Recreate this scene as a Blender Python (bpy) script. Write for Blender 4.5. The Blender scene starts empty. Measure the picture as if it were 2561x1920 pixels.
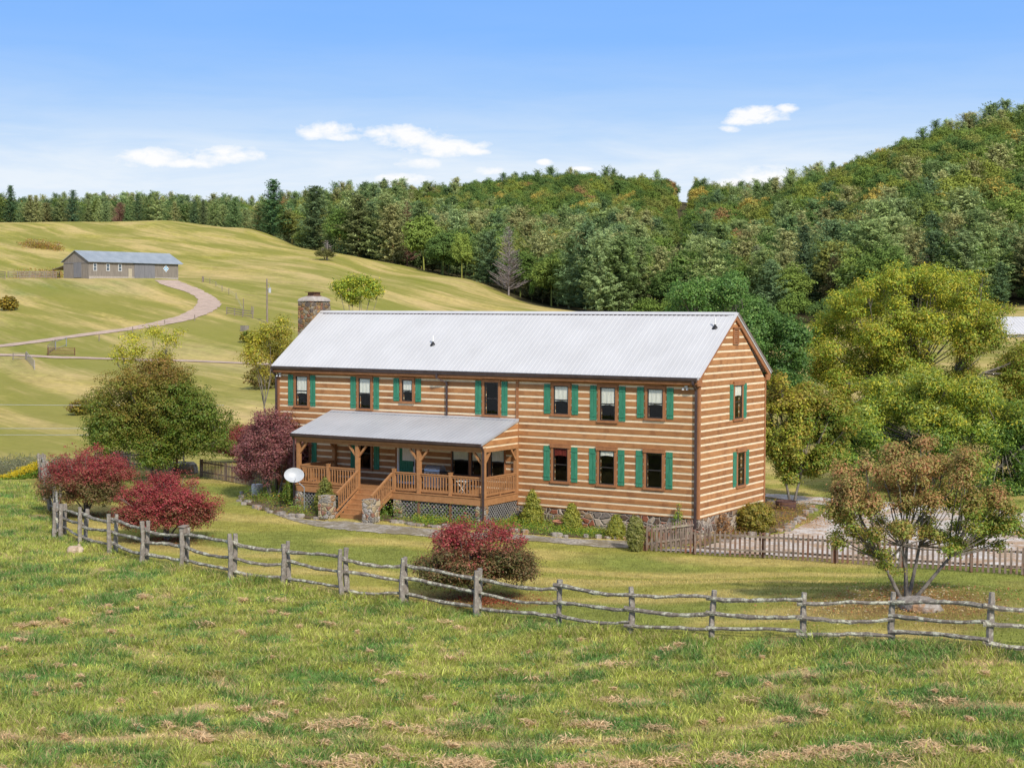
import bpy, math, random
import numpy as np
from mathutils import Vector, Matrix
R = math.radians
rng = np.random.default_rng(7); random.seed(7)
sc = bpy.context.scene; COL = sc.collection
# ------------------------------------------------------------------ camera
F = 3891.2; PI_ = 0.0485826; RO = 0.0026679; YA = -0.5620659
CX, CY, CZ = 27.9717, -59.0829, 8.8214
CAM = np.array([CX, CY, CZ])
cp, sp_ = math.cos(PI_), math.sin(PI_); cya, sya = math.cos(YA), math.sin(YA)
def ray(px, py):
    x = px-1280.5; y = py-960; c, s = math.cos(RO), math.sin(RO)
    a = x*c+y*s; b = -x*s+y*c
    r = a/F; u2 = -b/F
    dd = cp+u2*sp_; u = -sp_+u2*cp
    return np.array([r*cya+dd*sya, -r*sya+dd*cya, u]), dd
def at(px, py, d):
    r, dd = ray(px, py); return CAM+r*(d/dd)
def onY(px, py, Y):
    r, dd = ray(px, py); return CAM+r*((Y-CY)/r[1])
def fwdlat(X, Y):
    dx = X-CX; dy = Y-CY
    return dx*sya+dy*cya, dx*cya-dy*sya
def pix(P):
    P = np.asarray(P, float)-CAM
    r = P[..., 0]*cya-P[..., 1]*sya; d = P[..., 0]*sya+P[..., 1]*cya; u = P[..., 2]
    d2 = d*cp-u*sp_; u2 = d*sp_+u*cp
    x = F*r/d2; y = -F*u2/d2; c, s = math.cos(RO), math.sin(RO)
    return 1280.5+x*c-y*s, 960+x*s+y*c
cam = bpy.data.cameras.new('camera'); co = bpy.data.objects.new('camera', cam); COL.objects.link(co)
fw, _ = ray(1280.5, 960); f0 = Vector(fw).normalized()
rt = Vector((cya, -sya, 0)); up = rt.cross(f0)
rt2 = rt*math.cos(RO)-up*math.sin(RO)*(-1) if False else rt*math.cos(RO)+up*math.sin(RO)
up2 = rt2.cross(f0)
m = Matrix((rt2, up2, -f0)).transposed().to_4x4(); m.translation = Vector((CX, CY, CZ)); co.matrix_world = m
cam.sensor_width = 36; cam.lens = F/2561*36; cam.clip_end = 6000; cam.clip_start = 1
sc.camera = co
# ------------------------------------------------------------------ noise
def vnoise2(x, y, seed=0):
    xi = np.floor(x).astype(np.int64); yi = np.floor(y).astype(np.int64); fx = x-xi; fy = y-yi
    def h(a, b):
        n = (a*374761393+b*668265263+seed*1274126177) & 0xffffffff
        n = ((n ^ (n >> 13))*1274126177) & 0xffffffff
        return ((n ^ (n >> 16)) & 0xffff)/65535.0
    ux = fx*fx*(3-2*fx); uy = fy*fy*(3-2*fy)
    return (h(xi, yi)*(1-ux)+h(xi+1, yi)*ux)*(1-uy)+(h(xi, yi+1)*(1-ux)+h(xi+1, yi+1)*ux)*uy
def fbm(x, y, seed=0, o=4):
    s = 0; a = .5; t = 0
    for i in range(o):
        s = s+a*vnoise2(x*2**i+i*17.3, y*2**i-i*9.1, seed+i); t += a; a *= .5
    return s/t
# ------------------------------------------------------------------ terrain
PROF = {
 -1200: [(5,-.3),(60,-.3),(90,-1.6),(115,-2.5),(150,-1.6),(200,2),(270,6.5),(345,13.5),(430,20),(560,33),(700,38),(1000,58),(1500,60)],
 0: [(5,-.3),(30,-.2),(60,-.3),(78,-.45),(86,-.8),(95,-1.9),(115,-2.46),(145,-1.65),(185,.3),(205,2.4),(225,3.5),(270,7.4),(300,11.2),(318,14.3),(326,14.9),(360,15.0),(380,16.2),(430,22),(500,31),(570,39.5),(620,40),(700,38),(800,45),(1000,60),(1500,60)],
 200: [(5,-.3),(30,-.2),(55,-.3),(66,-.5),(75,-.65),(86,-.8),(95,-1.2),(115,-2.2),(150,-1.0),(185,.5),(205,2.0),(225,3.5),(265,7.2),(300,11.6),(318,14.3),(326,14.9),(360,15.0),(380,16.2),(430,22.6),(500,31.5),(560,39.2),(620,39.5),(700,38),(800,45),(1000,60),(1500,60)],
 400: [(5,-.3),(30,-.2),(52,-.25),(60,-.45),(75,-.62),(90,-.7),(100,-1.2),(115,-1.9),(155,-.4),(200,1.5),(225,3.2),(260,6.9),(300,11.3),(318,14.2),(326,14.9),(360,15.0),(375,15.8),(420,22),(470,29.5),(545,38.8),(620,38.5),(700,38),(800,44),(1000,60),(1500,60)],
 600: [(5,-.3),(30,-.25),(50,-.25),(60,-.5),(75,-.6),(92,-.7),(115,-1.5),(160,-.2),(205,1.7),(230,3.6),(262,7),(300,10.2),(345,14.6),(400,20.5),(450,27.0),(505,34.5),(560,34.8),(620,35),(700,36),(800,44),(1000,61),(1500,58)],
 800: [(5,-.3),(30,-.3),(49,-.3),(58,-.5),(70,-.6),(90,-.65),(115,-1.0),(180,1),(230,4),(280,8.6),(340,14.6),(400,21),(450,25.2),(500,26),(560,27),(650,35),(1000,62),(1500,55)],
 950: [(5,-.3),(30,-.3),(48,-.3),(57,-.55),(68,-.62),(90,-.65),(115,-1.0),(180,.5),(240,3.6),(290,7.9),(350,14),(400,18.3),(428,21.6),(470,22.2),(560,26),(650,33),(1000,66),(1500,55)],
 1158: [(5,-.3),(30,-.35),(46,-.4),(56,-.6),(64,-.68),(85,-.75),(115,-1),(180,0),(250,2.6),(310,8.0),(350,12.1),(388,16.2),(430,17),(520,22),(600,31),(800,53),(1000,72),(1100,70),(1500,50)],
 1389: [(5,-.3),(30,-.35),(44,-.35),(52,-.55),(60,-.85),(75,-.95),(115,-1),(180,-.5),(250,2),(330,8.5),(380,9.5),(450,14),(600,30),(800,54),(1000,79),(1100,74),(1500,50)],
 1700: [(5,-.3),(30,-.3),(42,-.05),(50,-.3),(60,-1.0),(90,-1.1),(150,-1),(250,2),(340,6.5),(450,14),(600,27),(800,50),(1000,76),(1100,72),(1500,50)],
 1880: [(5,-.3),(30,-.2),(41,.05),(48,-.05),(59,-1.0),(90,-1.1),(150,-.5),(250,2.5),(335,7),(425,14),(550,26),(700,44),(900,62),(1000,66),(1100,62),(1500,50)],
 2060: [(5,-.3),(30,-.1),(40,.2),(47,.1),(58,-.95),(64,-1.05),(90,-1.1),(150,0),(250,3),(330,7.5),(400,14),(500,28),(650,50),(800,62.5),(900,62),(1100,55),(1500,50)],
 2300: [(5,-.3),(30,0),(38,.4),(46,.45),(57,-.95),(64,-1.05),(90,-1.0),(150,.5),(200,4),(250,6),(330,9),(400,21),(500,40),(600,58),(730,74),(850,75),(1100,60),(1500,50)],
 2561: [(5,-.3),(30,.1),(38,.5),(45,.45),(56,-1),(64,-1),(90,-1),(150,1.5),(200,5.0),(250,7),(330,10),(400,24),(500,46),(600,66),(720,87),(850,90),(1100,80),(1500,60)],
 3700: [(5,-.3),(30,.3),(45,.6),(60,-.3),(90,0),(150,4),(200,8),(250,11),(330,22),(400,40),(500,66),(600,90),(720,110),(850,112),(1100,90),(1500,70)],
}
PX = sorted(PROF); LD = np.log(np.linspace(0, 1, 2)+1)
ldg = np.linspace(math.log(5), math.log(1500), 700)
def pchip(x, y, xq):
    x = np.array(x, float); y = np.array(y, float); h = np.diff(x); dl = np.diff(y)/h
    m_ = np.zeros(len(x))
    for i in range(1, len(x)-1):
        if dl[i-1]*dl[i] > 0: m_[i] = 2*dl[i-1]*dl[i]/(dl[i-1]+dl[i])
    m_[0] = dl[0]; m_[-1] = dl[-1]
    i = np.clip(np.searchsorted(x, xq)-1, 0, len(x)-2); t = (xq-x[i])/h[i]
    return ((2*t**3-3*t**2+1)*y[i]+(t**3-2*t**2+t)*h[i]*m_[i]+(-2*t**3+3*t**2)*y[i+1]+(t**3-t**2)*h[i]*m_[i+1])
tab = np.array([pchip([math.log(a) for a, b in PROF[k]], [b for a, b in PROF[k]], ldg) for k in PX])
pg = np.linspace(-1200, 3700, 491)
T = np.array([pchip(PX, tab[:, j], pg) for j in range(len(ldg))]).T    # [px, ld]
for _ in range(4):   # soften across columns
    T[1:-1] = (T[:-2]+2*T[1:-1]+T[2:])/4
def bilin(A, a, b):
    i = np.clip(a.astype(int), 0, A.shape[0]-2); j = np.clip(b.astype(int), 0, A.shape[1]-2)
    fa = np.clip(a-i, 0, 1); fb = np.clip(b-j, 0, 1)
    return (A[i, j]*(1-fa)+A[i+1, j]*fa)*(1-fb)+(A[i, j+1]*(1-fa)+A[i+1, j+1]*fa)*fb
def ss(a, b, x):
    t = np.clip((x-a)/(b-a), 0, 1); return t*t*(3-2*t)
def zg(X, Y):
    X = np.asarray(X, float); Y = np.asarray(Y, float)
    d, l = fwdlat(X, Y); dc = np.maximum(d, 5.01)
    px = np.clip(1280.5+F*l/dc, -1199, 3699)
    z = bilin(T, (px+1200)/10.0, (np.log(dc)-ldg[0])/(ldg[1]-ldg[0]))
    # small swells in the open ground
    z = z+(fbm(X*.12, Y*.12, 3)-.5)*.25*ss(70, 110, d)+(fbm(X*.4, Y*.4, 5, 2)-.5)*.10*(1-ss(45, 60, d))
    # levelled ground round the house
    pad = np.interp(X, [-24, -10, -3, 2, 9], [-.62, -.62, -.98, -1.08, -1.08])
    ox = np.maximum(np.maximum(-24-X, X-1.5), 0); oy = np.maximum(np.maximum(-6.5-Y, Y-9), 0)
    w = 1-ss(0, 6, np.hypot(ox, oy))
    return z*(1-w)+pad*w
def g(px, py, dmin=28):
    """where the sight line through a point of the photograph meets the ground"""
    r, dd = ray(px, py); ds = np.exp(np.linspace(math.log(dmin), math.log(1400), 2500))
    P = CAM[None]+r[None]*(ds/dd)[:, None]; h = P[:, 2]-zg(P[:, 0], P[:, 1])
    k = np.argmax(h < 0) if (h < 0).any() else len(h)-1
    if k == 0: k = 1
    t = h[k-1]/(h[k-1]-h[k]+1e-9); d = ds[k-1]+(ds[k]-ds[k-1])*t
    p = CAM+r*(d/dd); p[2] = float(zg(p[0], p[1])); return p
def gd(px, d):
    """ground point on the vertical plane of column px, at distance d"""
    p = at(px, 769, d); p[2] = float(zg(p[0], p[1])); return p
def depth(p): return float(fwdlat(p[0], p[1])[0])
# ------------------------------------------------------------------ object helpers
def tag(o, label=None, cat=None, group=None, kind=None):
    if label: o['label'] = label
    if cat: o['category'] = cat
    if group: o['group'] = group
    if kind: o['kind'] = kind
    return o
def empty(name, loc=(0, 0, 0), rz=0, **k):
    o = bpy.data.objects.new(name, None); COL.objects.link(o); o.location = loc; o.rotation_euler = (0, 0, rz)
    o.empty_display_size = .2
    return tag(o, **k)
class MB:
    def __init__(s): s.v = []; s.f = []; s.m = []; s.k = 0
    def add(s, vs, fs):
        n = len(s.v); s.v += [tuple(map(float, a)) for a in vs]; s.f += [tuple(i+n for i in f) for f in fs]; s.m += [s.k]*len(fs); return s
    def box(s, x0, x1, y0, y1, z0, z1):
        return s.hexa([(x0,y0,z0),(x1,y0,z0),(x1,y1,z0),(x0,y1,z0),(x0,y0,z1),(x1,y0,z1),(x1,y1,z1),(x0,y1,z1)])
    def hexa(s, v): return s.add(v, [(0,3,2,1),(4,5,6,7),(0,1,5,4),(1,2,6,5),(2,3,7,6),(3,0,4,7)])
    def bar(s, a, b, w, h=None, up=(0,0,1)):
        h = h or w; a = Vector(a); b = Vector(b); d = (b-a).normalized(); u = Vector(up)
        if abs(d.dot(u)) > .95: u = Vector((0,1,0))
        x = d.cross(u).normalized(); y = x.cross(d).normalized(); v = []
        for p in (a, b):
            for i, j in ((-1,-1),(1,-1),(1,1),(-1,1)): v.append(p+x*(i*w/2)+y*(j*h/2))
        return s.add(v, [(0,3,2,1),(4,5,6,7),(0,1,5,4),(1,2,6,5),(2,3,7,6),(3,0,4,7)])
    def tube(s, pts, rad, n=6, cap=True):
        pts = [Vector(p) for p in pts]
        if not hasattr(rad, '__len__'): rad = [rad]*len(pts)
        vs = []; fs = []
        for i, p in enumerate(pts):
            d = (pts[min(i+1, len(pts)-1)]-pts[max(i-1, 0)]).normalized()
            x = d.cross(Vector((0,0,1)) if abs(d.z) < .9 else Vector((1,0,0))).normalized(); y = d.cross(x)
            for k in range(n):
                a = 2*math.pi*k/n; vs.append(p+x*math.cos(a)*rad[i]+y*math.sin(a)*rad[i])
        for i in range(len(pts)-1):
            for k in range(n): fs.append((i*n+k, i*n+(k+1)%n, (i+1)*n+(k+1)%n, (i+1)*n+k))
        if cap: fs.append(tuple(range(n))); fs.append(tuple(range((len(pts)-1)*n, len(pts)*n))[::-1])
        return s.add(vs, fs)
    def lathe(s, prof, n=20, c=(0,0,0)):
        vs = []; fs = []
        for r_, z in prof:
            for k in range(n): a = 2*math.pi*k/n; vs.append((c[0]+r_*math.cos(a), c[1]+r_*math.sin(a), c[2]+z))
        for i in range(len(prof)-1):
            for k in range(n): fs.append((i*n+k, i*n+(k+1)%n, (i+1)*n+(k+1)%n, (i+1)*n+k))
        return s.add(vs, fs)
    def build(s, name, mats, parent=None, smooth=False, **k):
        me = bpy.data.meshes.new(name); me.from_pydata(s.v, [], s.f)
        if not isinstance(mats, (list, tuple)): mats = [mats]
        for a in mats: me.materials.append(a)
        if any(s.m): me.polygons.foreach_set('material_index', s.m)
        if smooth: me.polygons.foreach_set('use_smooth', [True]*len(s.f))
        me.update(); o = bpy.data.objects.new(name, me); COL.objects.link(o)
        if parent: o.parent = parent
        return tag(o, **k)
def npmesh(name, V, Fc, col=None, mats=(), midx=None, attr='tint'):
    """mesh from arrays; Fc is (n,k) vertex indices, col is per-vertex rgb"""
    me = bpy.data.meshes.new(name); nf, k = Fc.shape
    me.vertices.add(len(V)); me.vertices.foreach_set('co', np.ascontiguousarray(V, np.float32).ravel())
    me.loops.add(nf*k); me.loops.foreach_set('vertex_index', Fc.astype(np.int32).ravel())
    me.polygons.add(nf); me.polygons.foreach_set('loop_start', np.arange(0, nf*k, k, dtype=np.int32))
    me.polygons.foreach_set('loop_total', np.full(nf, k, dtype=np.int32))
    if midx is not None: me.polygons.foreach_set('material_index', midx.astype(np.int32))
    for a in mats: me.materials.append(a)
    if col is not None:
        a = me.color_attributes.new(attr, 'FLOAT_COLOR', 'POINT')
        c = np.ones((len(V), 4), np.float32); c[:, :col.shape[1]] = col; a.data.foreach_set('color', c.ravel())
    me.update(calc_edges=True); return me
def mobj(name, me, parent=None, loc=None, **k):
    o = bpy.data.objects.new(name, me); COL.objects.link(o)
    if parent: o.parent = parent
    if loc is not None: o.location = loc
    return tag(o, **k)
# ------------------------------------------------------------------ materials
class NT:
    def __init__(s, name):
        s.mat = bpy.data.materials.new(name); s.mat.use_nodes = True; s.t = s.mat.node_tree; s.t.nodes.clear()
        s.out = s.t.nodes.new('ShaderNodeOutputMaterial')
    def n(s, typ, **k):
        o = s.t.nodes.new('ShaderNode'+typ)
        for a, b in k.items():
            if a.startswith('i_'): s.set(o.inputs[a[2:].replace('_', ' ')], b)
            else: setattr(o, a, b)
        return o
    def set(s, inp, v):
        if isinstance(v, bpy.types.NodeSocket): s.t.links.new(v, inp)
        elif isinstance(v, bpy.types.Node): s.t.links.new(v.outputs[0], inp)
        else: inp.default_value = v
    def coord(s, kind='Object', scale=(1,1,1), rot=(0,0,0)):
        tc = s.n('TexCoord'); mp = s.n('Mapping'); s.set(mp.inputs[0], tc.outputs[kind]); mp.inputs['Scale'].default_value = scale
        mp.inputs['Rotation'].default_value = rot
        return mp.outputs[0]
    def noise(s, vec, scale, detail=4, rough=.6, dist=0):
        o = s.n('TexNoise'); s.set(o.inputs['Vector'], vec); o.inputs['Scale'].default_value = scale
        o.inputs['Detail'].default_value = detail; o.inputs['Roughness'].default_value = rough; o.inputs['Distortion'].default_value = dist
        return o.outputs[0]
    def ramp(s, f, stops, interp='LINEAR'):
        o = s.n('ValToRGB'); s.set(o.inputs[0], f); cr = o.color_ramp; cr.interpolation = interp
        while len(cr.elements) < len(stops): cr.elements.new(.5)
        for e, (p, c) in zip(cr.elements, stops):
            e.position = p; e.color = (c, c, c, 1) if not hasattr(c, '__len__') else (*c, 1)
        return o.outputs[0]
    def mix(s, f, a, b, mode='MIX'):
        o = s.n('Mix', data_type='RGBA', blend_type=mode)
        s.set(o.inputs[0], f); s.set(o.inputs[6], a if not isinstance(a, tuple) else (*a, 1)); s.set(o.inputs[7], b if not isinstance(b, tuple) else (*b, 1))
        return o.outputs[2]
    def math(s, op, a, b=0, clamp=False):
        o = s.n('Math', operation=op, use_clamp=clamp); s.set(o.inputs[0], a); s.set(o.inputs[1], b); return o.outputs[0]
    def pbsdf(s, col, rough=.8, metal=0, bump=None, bs=.3, bd=.02, spec=.3):
        p = s.n('BsdfPrincipled'); s.set(p.inputs['Base Color'], col if not isinstance(col, tuple) else (*col, 1)); s.set(p.inputs['Roughness'], rough)
        p.inputs['Metallic'].default_value = metal; p.inputs['Specular IOR Level'].default_value = spec
        if bump is not None:
            b = s.n('Bump'); b.inputs['Strength'].default_value = bs; b.inputs['Distance'].default_value = bd; s.set(b.inputs['Height'], bump); s.set(p.inputs['Normal'], b.outputs[0])
        s.set(s.out.inputs[0], p.outputs[0]); return p
def mat_noise(name, c1, c2, scale=(1,1,1), ns=8, rough=.8, metal=0, bs=.3, bd=.02, lo=.35, hi=.65, c3=None, ns3=2, spec=.3):
    m_ = NT(name); v = m_.coord('Object', scale); n1 = m_.noise(v, ns, 6, .65)
    c = m_.ramp(n1, [(lo, c1), (hi, c2)])
    if c3:
        n3 = m_.noise(m_.coord('Object'), ns3, 5, .6); c = m_.mix(m_.ramp(n3, [(.5, 0.), (.68, 1.)]), c, c3)
    m_.pbsdf(c, rough, metal, n1, bs, bd, spec); return m_.mat
def mat_leaf():
    m_ = NT('foliage'); a = m_.n('Attribute', attribute_name='tint'); b = m_.n('Attribute', attribute_name='tint_tree', attribute_type='INSTANCER')
    gm = m_.n('NewGeometry')
    rv = m_.ramp(gm.outputs['Random Per Island'], [(0, .84), (1, 1.16)])
    c = m_.mix(1.0, a.outputs['Color'], rv, 'MULTIPLY'); m2 = c
    d = m_.n('BsdfDiffuse'); t = m_.n('BsdfTranslucent'); m_.set(d.inputs[0], m2); m_.set(t.inputs[0], m2)
    gl = m_.n('BsdfGlossy'); gl.inputs['Roughness'].default_value = .55; m_.set(gl.inputs[0], (.6, .62, .6, 1))
    x = m_.n('MixShader'); x.inputs[0].default_value = .38; m_.set(x.inputs[1], d.outputs[0]); m_.set(x.inputs[2], t.outputs[0])
    y = m_.n('MixShader'); y.inputs[0].default_value = .035; m_.set(y.inputs[1], x.outputs[0]); m_.set(y.inputs[2], gl.outputs[0])
    m_.set(m_.out.inputs[0], y.outputs[0]); return m_.mat
def mat_tree_tinted():
    """far forest foliage: leaf colour x the tree's own colour"""
    m_ = NT('forest_foliage'); a = m_.n('Attribute', attribute_name='tint'); b = m_.n('Attribute', attribute_name='hue_tree', attribute_type='INSTANCER')
    c = m_.mix(1.0, a.outputs['Color'], b.outputs['Color'], 'MULTIPLY')
    d = m_.n('BsdfDiffuse'); t = m_.n('BsdfTranslucent'); m_.set(d.inputs[0], c); m_.set(t.inputs[0], c)
    x = m_.n('MixShader'); x.inputs[0].default_value = .28; m_.set(x.inputs[1], d.outputs[0]); m_.set(x.inputs[2], t.outputs[0])
    m_.set(m_.out.inputs[0], x.outputs[0]); return m_.mat
M = {}
M['leaf'] = mat_leaf(); M['forest'] = mat_tree_tinted()
M['bark'] = mat_noise('bark', (.10,.085,.07), (.26,.235,.20), (1,1,.35), 14, .95, bs=.5)
M['bark_pale'] = mat_noise('bark_pale', (.20,.18,.15), (.42,.39,.34), (1,1,.35), 12, .95, bs=.5)
M['deadwood'] = mat_noise('deadwood', (.22,.18,.17), (.36,.31,.29), (1,1,.4), 5, .95)
def mat_log(*a, **k):
    m0 = mat_noise(*a, **k); t_ = m0.node_tree; p_ = next(n for n in t_.nodes if n.type == 'BSDF_PRINCIPLED'); src = p_.inputs['Base Color'].links[0].from_socket
    gm = t_.nodes.new('ShaderNodeNewGeometry'); cr = t_.nodes.new('ShaderNodeValToRGB'); cr.color_ramp.elements[0].color = (.80,.76,.72,1); cr.color_ramp.elements[1].color = (1.16,1.18,1.2,1); mx_ = t_.nodes.new('ShaderNodeMix'); mx_.data_type = 'RGBA'; mx_.blend_type = 'MULTIPLY'; mx_.inputs[0].default_value = 1
    t_.links.new(gm.outputs['Random Per Island'], cr.inputs[0]); t_.links.new(src, mx_.inputs[6]); t_.links.new(cr.outputs[0], mx_.inputs[7]); t_.links.new(mx_.outputs[2], p_.inputs['Base Color']); return m0
M['log'] = mat_log('stained_log', (.33,.145,.052), (.47,.225,.088), (1,1,7), 2.2, .75, bs=.25, bd=.01, c3=(.28,.12,.045), ns3=1.7, lo=.3, hi=.7)
M['chink'] = mat_noise('chinking', (.72,.585,.39), (.84,.70,.48), (1,1,1), 3, .9)
M['trim'] = mat_noise('stained_trim', (.27,.115,.048), (.39,.175,.075), (1,1,.4), 5, .7, lo=.3, hi=.7)
M['deck'] = mat_noise('stained_deck', (.31,.145,.058), (.43,.215,.090), (1,1,1), 5, .75, lo=.3, hi=.7)
M['shutter'] = mat_noise('green_shutter_paint', (.022,.155,.085), (.065,.27,.165), (5,5,1), 3, .65, lo=.25, hi=.75)
M['gutter'] = mat_noise('brown_gutter', (.045,.028,.028), (.075,.05,.05), (1,1,1), 3, .35, spec=.5)
M['sash'] = mat_noise('dark_sash', (.02,.016,.015), (.035,.028,.026), (1,1,1), 4, .4, spec=.5)
M['curtain'] = mat_noise('curtain', (.66,.64,.56), (.84,.82,.74), (9,9,1), 3, .9)
M['curtain_red'] = mat_noise('dark_red_curtain', (.10,.015,.012), (.2,.03,.02), (9,9,1), 3, .9)
M['white'] = mat_noise('white_paint', (.70,.69,.66), (.8,.79,.77), (1,1,1), 3, .5)
M['rust'] = mat_noise('rusty_iron', (.10,.05,.03), (.22,.11,.06), (1,1,1), 9, .9)
M['terracotta'] = mat_noise('terracotta', (.36,.15,.085), (.50,.24,.15), (1,1,1), 6, .85)
M['steel'] = mat_noise('brushed_steel', (.35,.36,.37), (.5,.51,.52), (1,1,8), 5, .35, .6)
M['black'] = mat_noise('black_plastic', (.012,.012,.013), (.03,.03,.032), (1,1,1), 5, .45)
M['dish'] = mat_noise('grey_dish', (.40,.42,.44), (.5,.52,.54), (1,1,1), 3, .4, spec=.5)
M['concrete'] = mat_noise('concrete', (.30,.26,.22), (.46,.41,.36), (1,1,1), 4, .95, bs=.4)
M['picket'] = mat_noise('weathered_picket', (.14,.10,.08), (.29,.225,.18), (2,2,.5), 3, .95, c3=(.22,.095,.05), ns3=1.3)
M['picket_rail'] = mat_noise('weathered_picket_rail', (.14,.10,.08), (.30,.235,.185), (1,1,1), 5, .95, c3=(.36,.33,.22), ns3=4)
M['picket_post'] = mat_noise('picket_post', (.17,.075,.045), (.26,.13,.08), (1,1,.4), 5, .95)
M['barnwood'] = mat_noise('grey_barn_board', (.19,.165,.14), (.29,.255,.215), (2.2,2.2,.15), 3, .95)
M['barndoor'] = mat_noise('grey_barn_door', (.165,.165,.175), (.23,.225,.235), (2.2,2.2,.15), 3, .9)
M['pole'] = mat_noise('pole_wood', (.18,.14,.11), (.30,.25,.2), (1,1,.3), 4, .95)
M['quilt'] = mat_noise('quilt_blue', (.10,.33,.55), (.16,.42,.65), (1,1,1), 3, .6)
M['mulch'] = mat_noise('mulch', (.09,.055,.035), (.20,.13,.085), (1,1,1), 9, .98, c3=(.12,.13,.05), ns3=1.5)
def mat_roof(name, c1, c2, dirt):
    m_ = NT(name); v = m_.coord('Object', (1,1,1)); n1 = m_.noise(v, .6, 5, .6)
    vs = m_.coord('Object', (3.2,.25,.25)); n2 = m_.noise(vs, 2.5, 4, .6)
    c = m_.ramp(n1, [(.35, c1), (.65, c2)]); c = m_.mix(m_.ramp(n2, [(.56, 0.), (.78, .5)]), c, dirt)
    m_.pbsdf(c, .5, .05, n1, .05, .01, .4); return m_.mat
M['metal_roof'] = mat_roof('galvanised_roof', (.52,.515,.515), (.57,.565,.565), (.44,.435,.435))
M['porch_roof'] = mat_roof('porch_roof_metal', (.39,.395,.41), (.45,.455,.47), (.31,.31,.315))
M['barn_roof'] = mat_roof('barn_roof_metal', (.25,.29,.33), (.32,.36,.40), (.19,.21,.23))
def mat_stone(name, scale=3.0, mortar=(.42,.36,.29), cols=((.13,.085,.06),(.30,.20,.12),(.22,.18,.15),(.42,.34,.26),(.28,.10,.055)), mw=.05):
    m_ = NT(name); v = m_.coord('Object', (1, 1, 1.5)); nz = m_.n('TexNoise'); m_.set(nz.inputs[0], v); nz.inputs['Scale'].default_value = 1.6
    vv = m_.n('Mix', data_type='VECTOR'); vv.inputs[0].default_value = .18; m_.set(vv.inputs[4], v); m_.set(vv.inputs[5], nz.outputs['Color'])
    a = m_.n('TexVoronoi'); m_.set(a.inputs['Vector'], vv.outputs[1]); a.inputs['Scale'].default_value = scale
    b = m_.n('TexVoronoi', feature='DISTANCE_TO_EDGE'); m_.set(b.inputs['Vector'], vv.outputs[1]); b.inputs['Scale'].default_value = scale
    sep = m_.n('SeparateColor'); m_.set(sep.inputs[0], a.outputs['Color'])
    c = m_.ramp(sep.outputs[0], [(i/len(cols), cc) for i, cc in enumerate(cols)], 'CONSTANT')
    n = m_.noise(m_.coord('Object'), 14, 5, .7); c = m_.mix(.6, c, m_.ramp(n, [(.3, .5), (.7, 1.3)]), 'MULTIPLY')
    mk = m_.ramp(b.outputs['Distance'], [(mw*.5, 1.), (mw*1.6, 0.)]); c = m_.mix(mk, c, mortar)
    hb = m_.math('ADD', m_.ramp(b.outputs['Distance'], [(0, 0.), (.16, 1.)]), m_.math('MULTIPLY', n, .4))
    m_.pbsdf(c, .9, 0, hb, .9, .06); return m_.mat
M['stone'] = mat_stone('field_stone', 3.2)
M['pier_stone'] = mat_stone('pier_stone', 4.5, (.46,.40,.31), ((.30,.15,.10),(.42,.33,.2),(.25,.23,.20),(.40,.36,.32),(.34,.20,.10)))
M['chimney_stone'] = mat_stone('chimney_stone', 4.6, (.30,.24,.17), ((.20,.12,.05),(.34,.20,.08),(.13,.10,.08),(.26,.11,.06),(.30,.25,.17)), .04)
def mat_rock():
    m_ = NT('rock'); v = m_.coord('Object'); n = m_.noise(v, 3, 7, .65); c = m_.ramp(n, [(.3, (.16,.13,.11)), (.5, (.30,.26,.22)), (.7, (.46,.42,.38))])
    c = m_.mix(m_.ramp(m_.noise(v, 1.3, 4), [(.55, 0.), (.62, .7)]), c, (.36,.17,.05)); m_.pbsdf(c, .95, 0, n, .8, .08); return m_.mat
M['rock'] = mat_rock()
def mat_lichen(name='lichened_rail', base=((.12,.10,.08),(.29,.25,.21)), amt=(.50,.57), green=(.44,.44,.30)):
    m_ = NT(name); v = m_.coord('Object', (1,1,1)); n = m_.noise(v, 9, 6, .7); c = m_.ramp(n, [(.3, base[0]), (.7, base[1])])
    l = m_.noise(v, 4.5, 7, .8); c = m_.mix(m_.ramp(l, [(amt[0], 0.), (amt[1], .85)]), c, m_.ramp(n, [(.35, green), (.65, (.56,.55,.44))]))
    m_.pbsdf(c, .95, 0, n, .6, .03); return m_.mat
M['lichen_rail'] = mat_lichen()
M['lichen_post'] = mat_lichen('lichened_post', ((.16,.135,.11),(.36,.315,.27)), (.56,.64), (.30,.31,.21))
def mat_glass():
    m_ = NT('window_glass'); fr = m_.n('Fresnel'); fr.inputs[0].default_value = 1.38
    gl = m_.n('BsdfGlossy'); gl.inputs['Roughness'].default_value = .02; tr = m_.n('BsdfTransparent'); tr.inputs[0].default_value = (.95,.96,.95,1)
    x = m_.n('MixShader'); gq = m_.n('NewGeometry'); m_.set(x.inputs[0], m_.math('MULTIPLY', fr.outputs[0], m_.math('SUBTRACT', 1.0, gq.outputs['Backfacing']))); m_.set(x.inputs[1], tr.outputs[0]); m_.set(x.inputs[2], gl.outputs[0])
    m_.set(m_.out.inputs[0], x.outputs[0]); return m_.mat
M['glass'] = mat_glass()
M['interior'] = mat_noise('interior_wall', (.10,.07,.05), (.14,.10,.07), (1,1,1), 2, .95)
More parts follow.
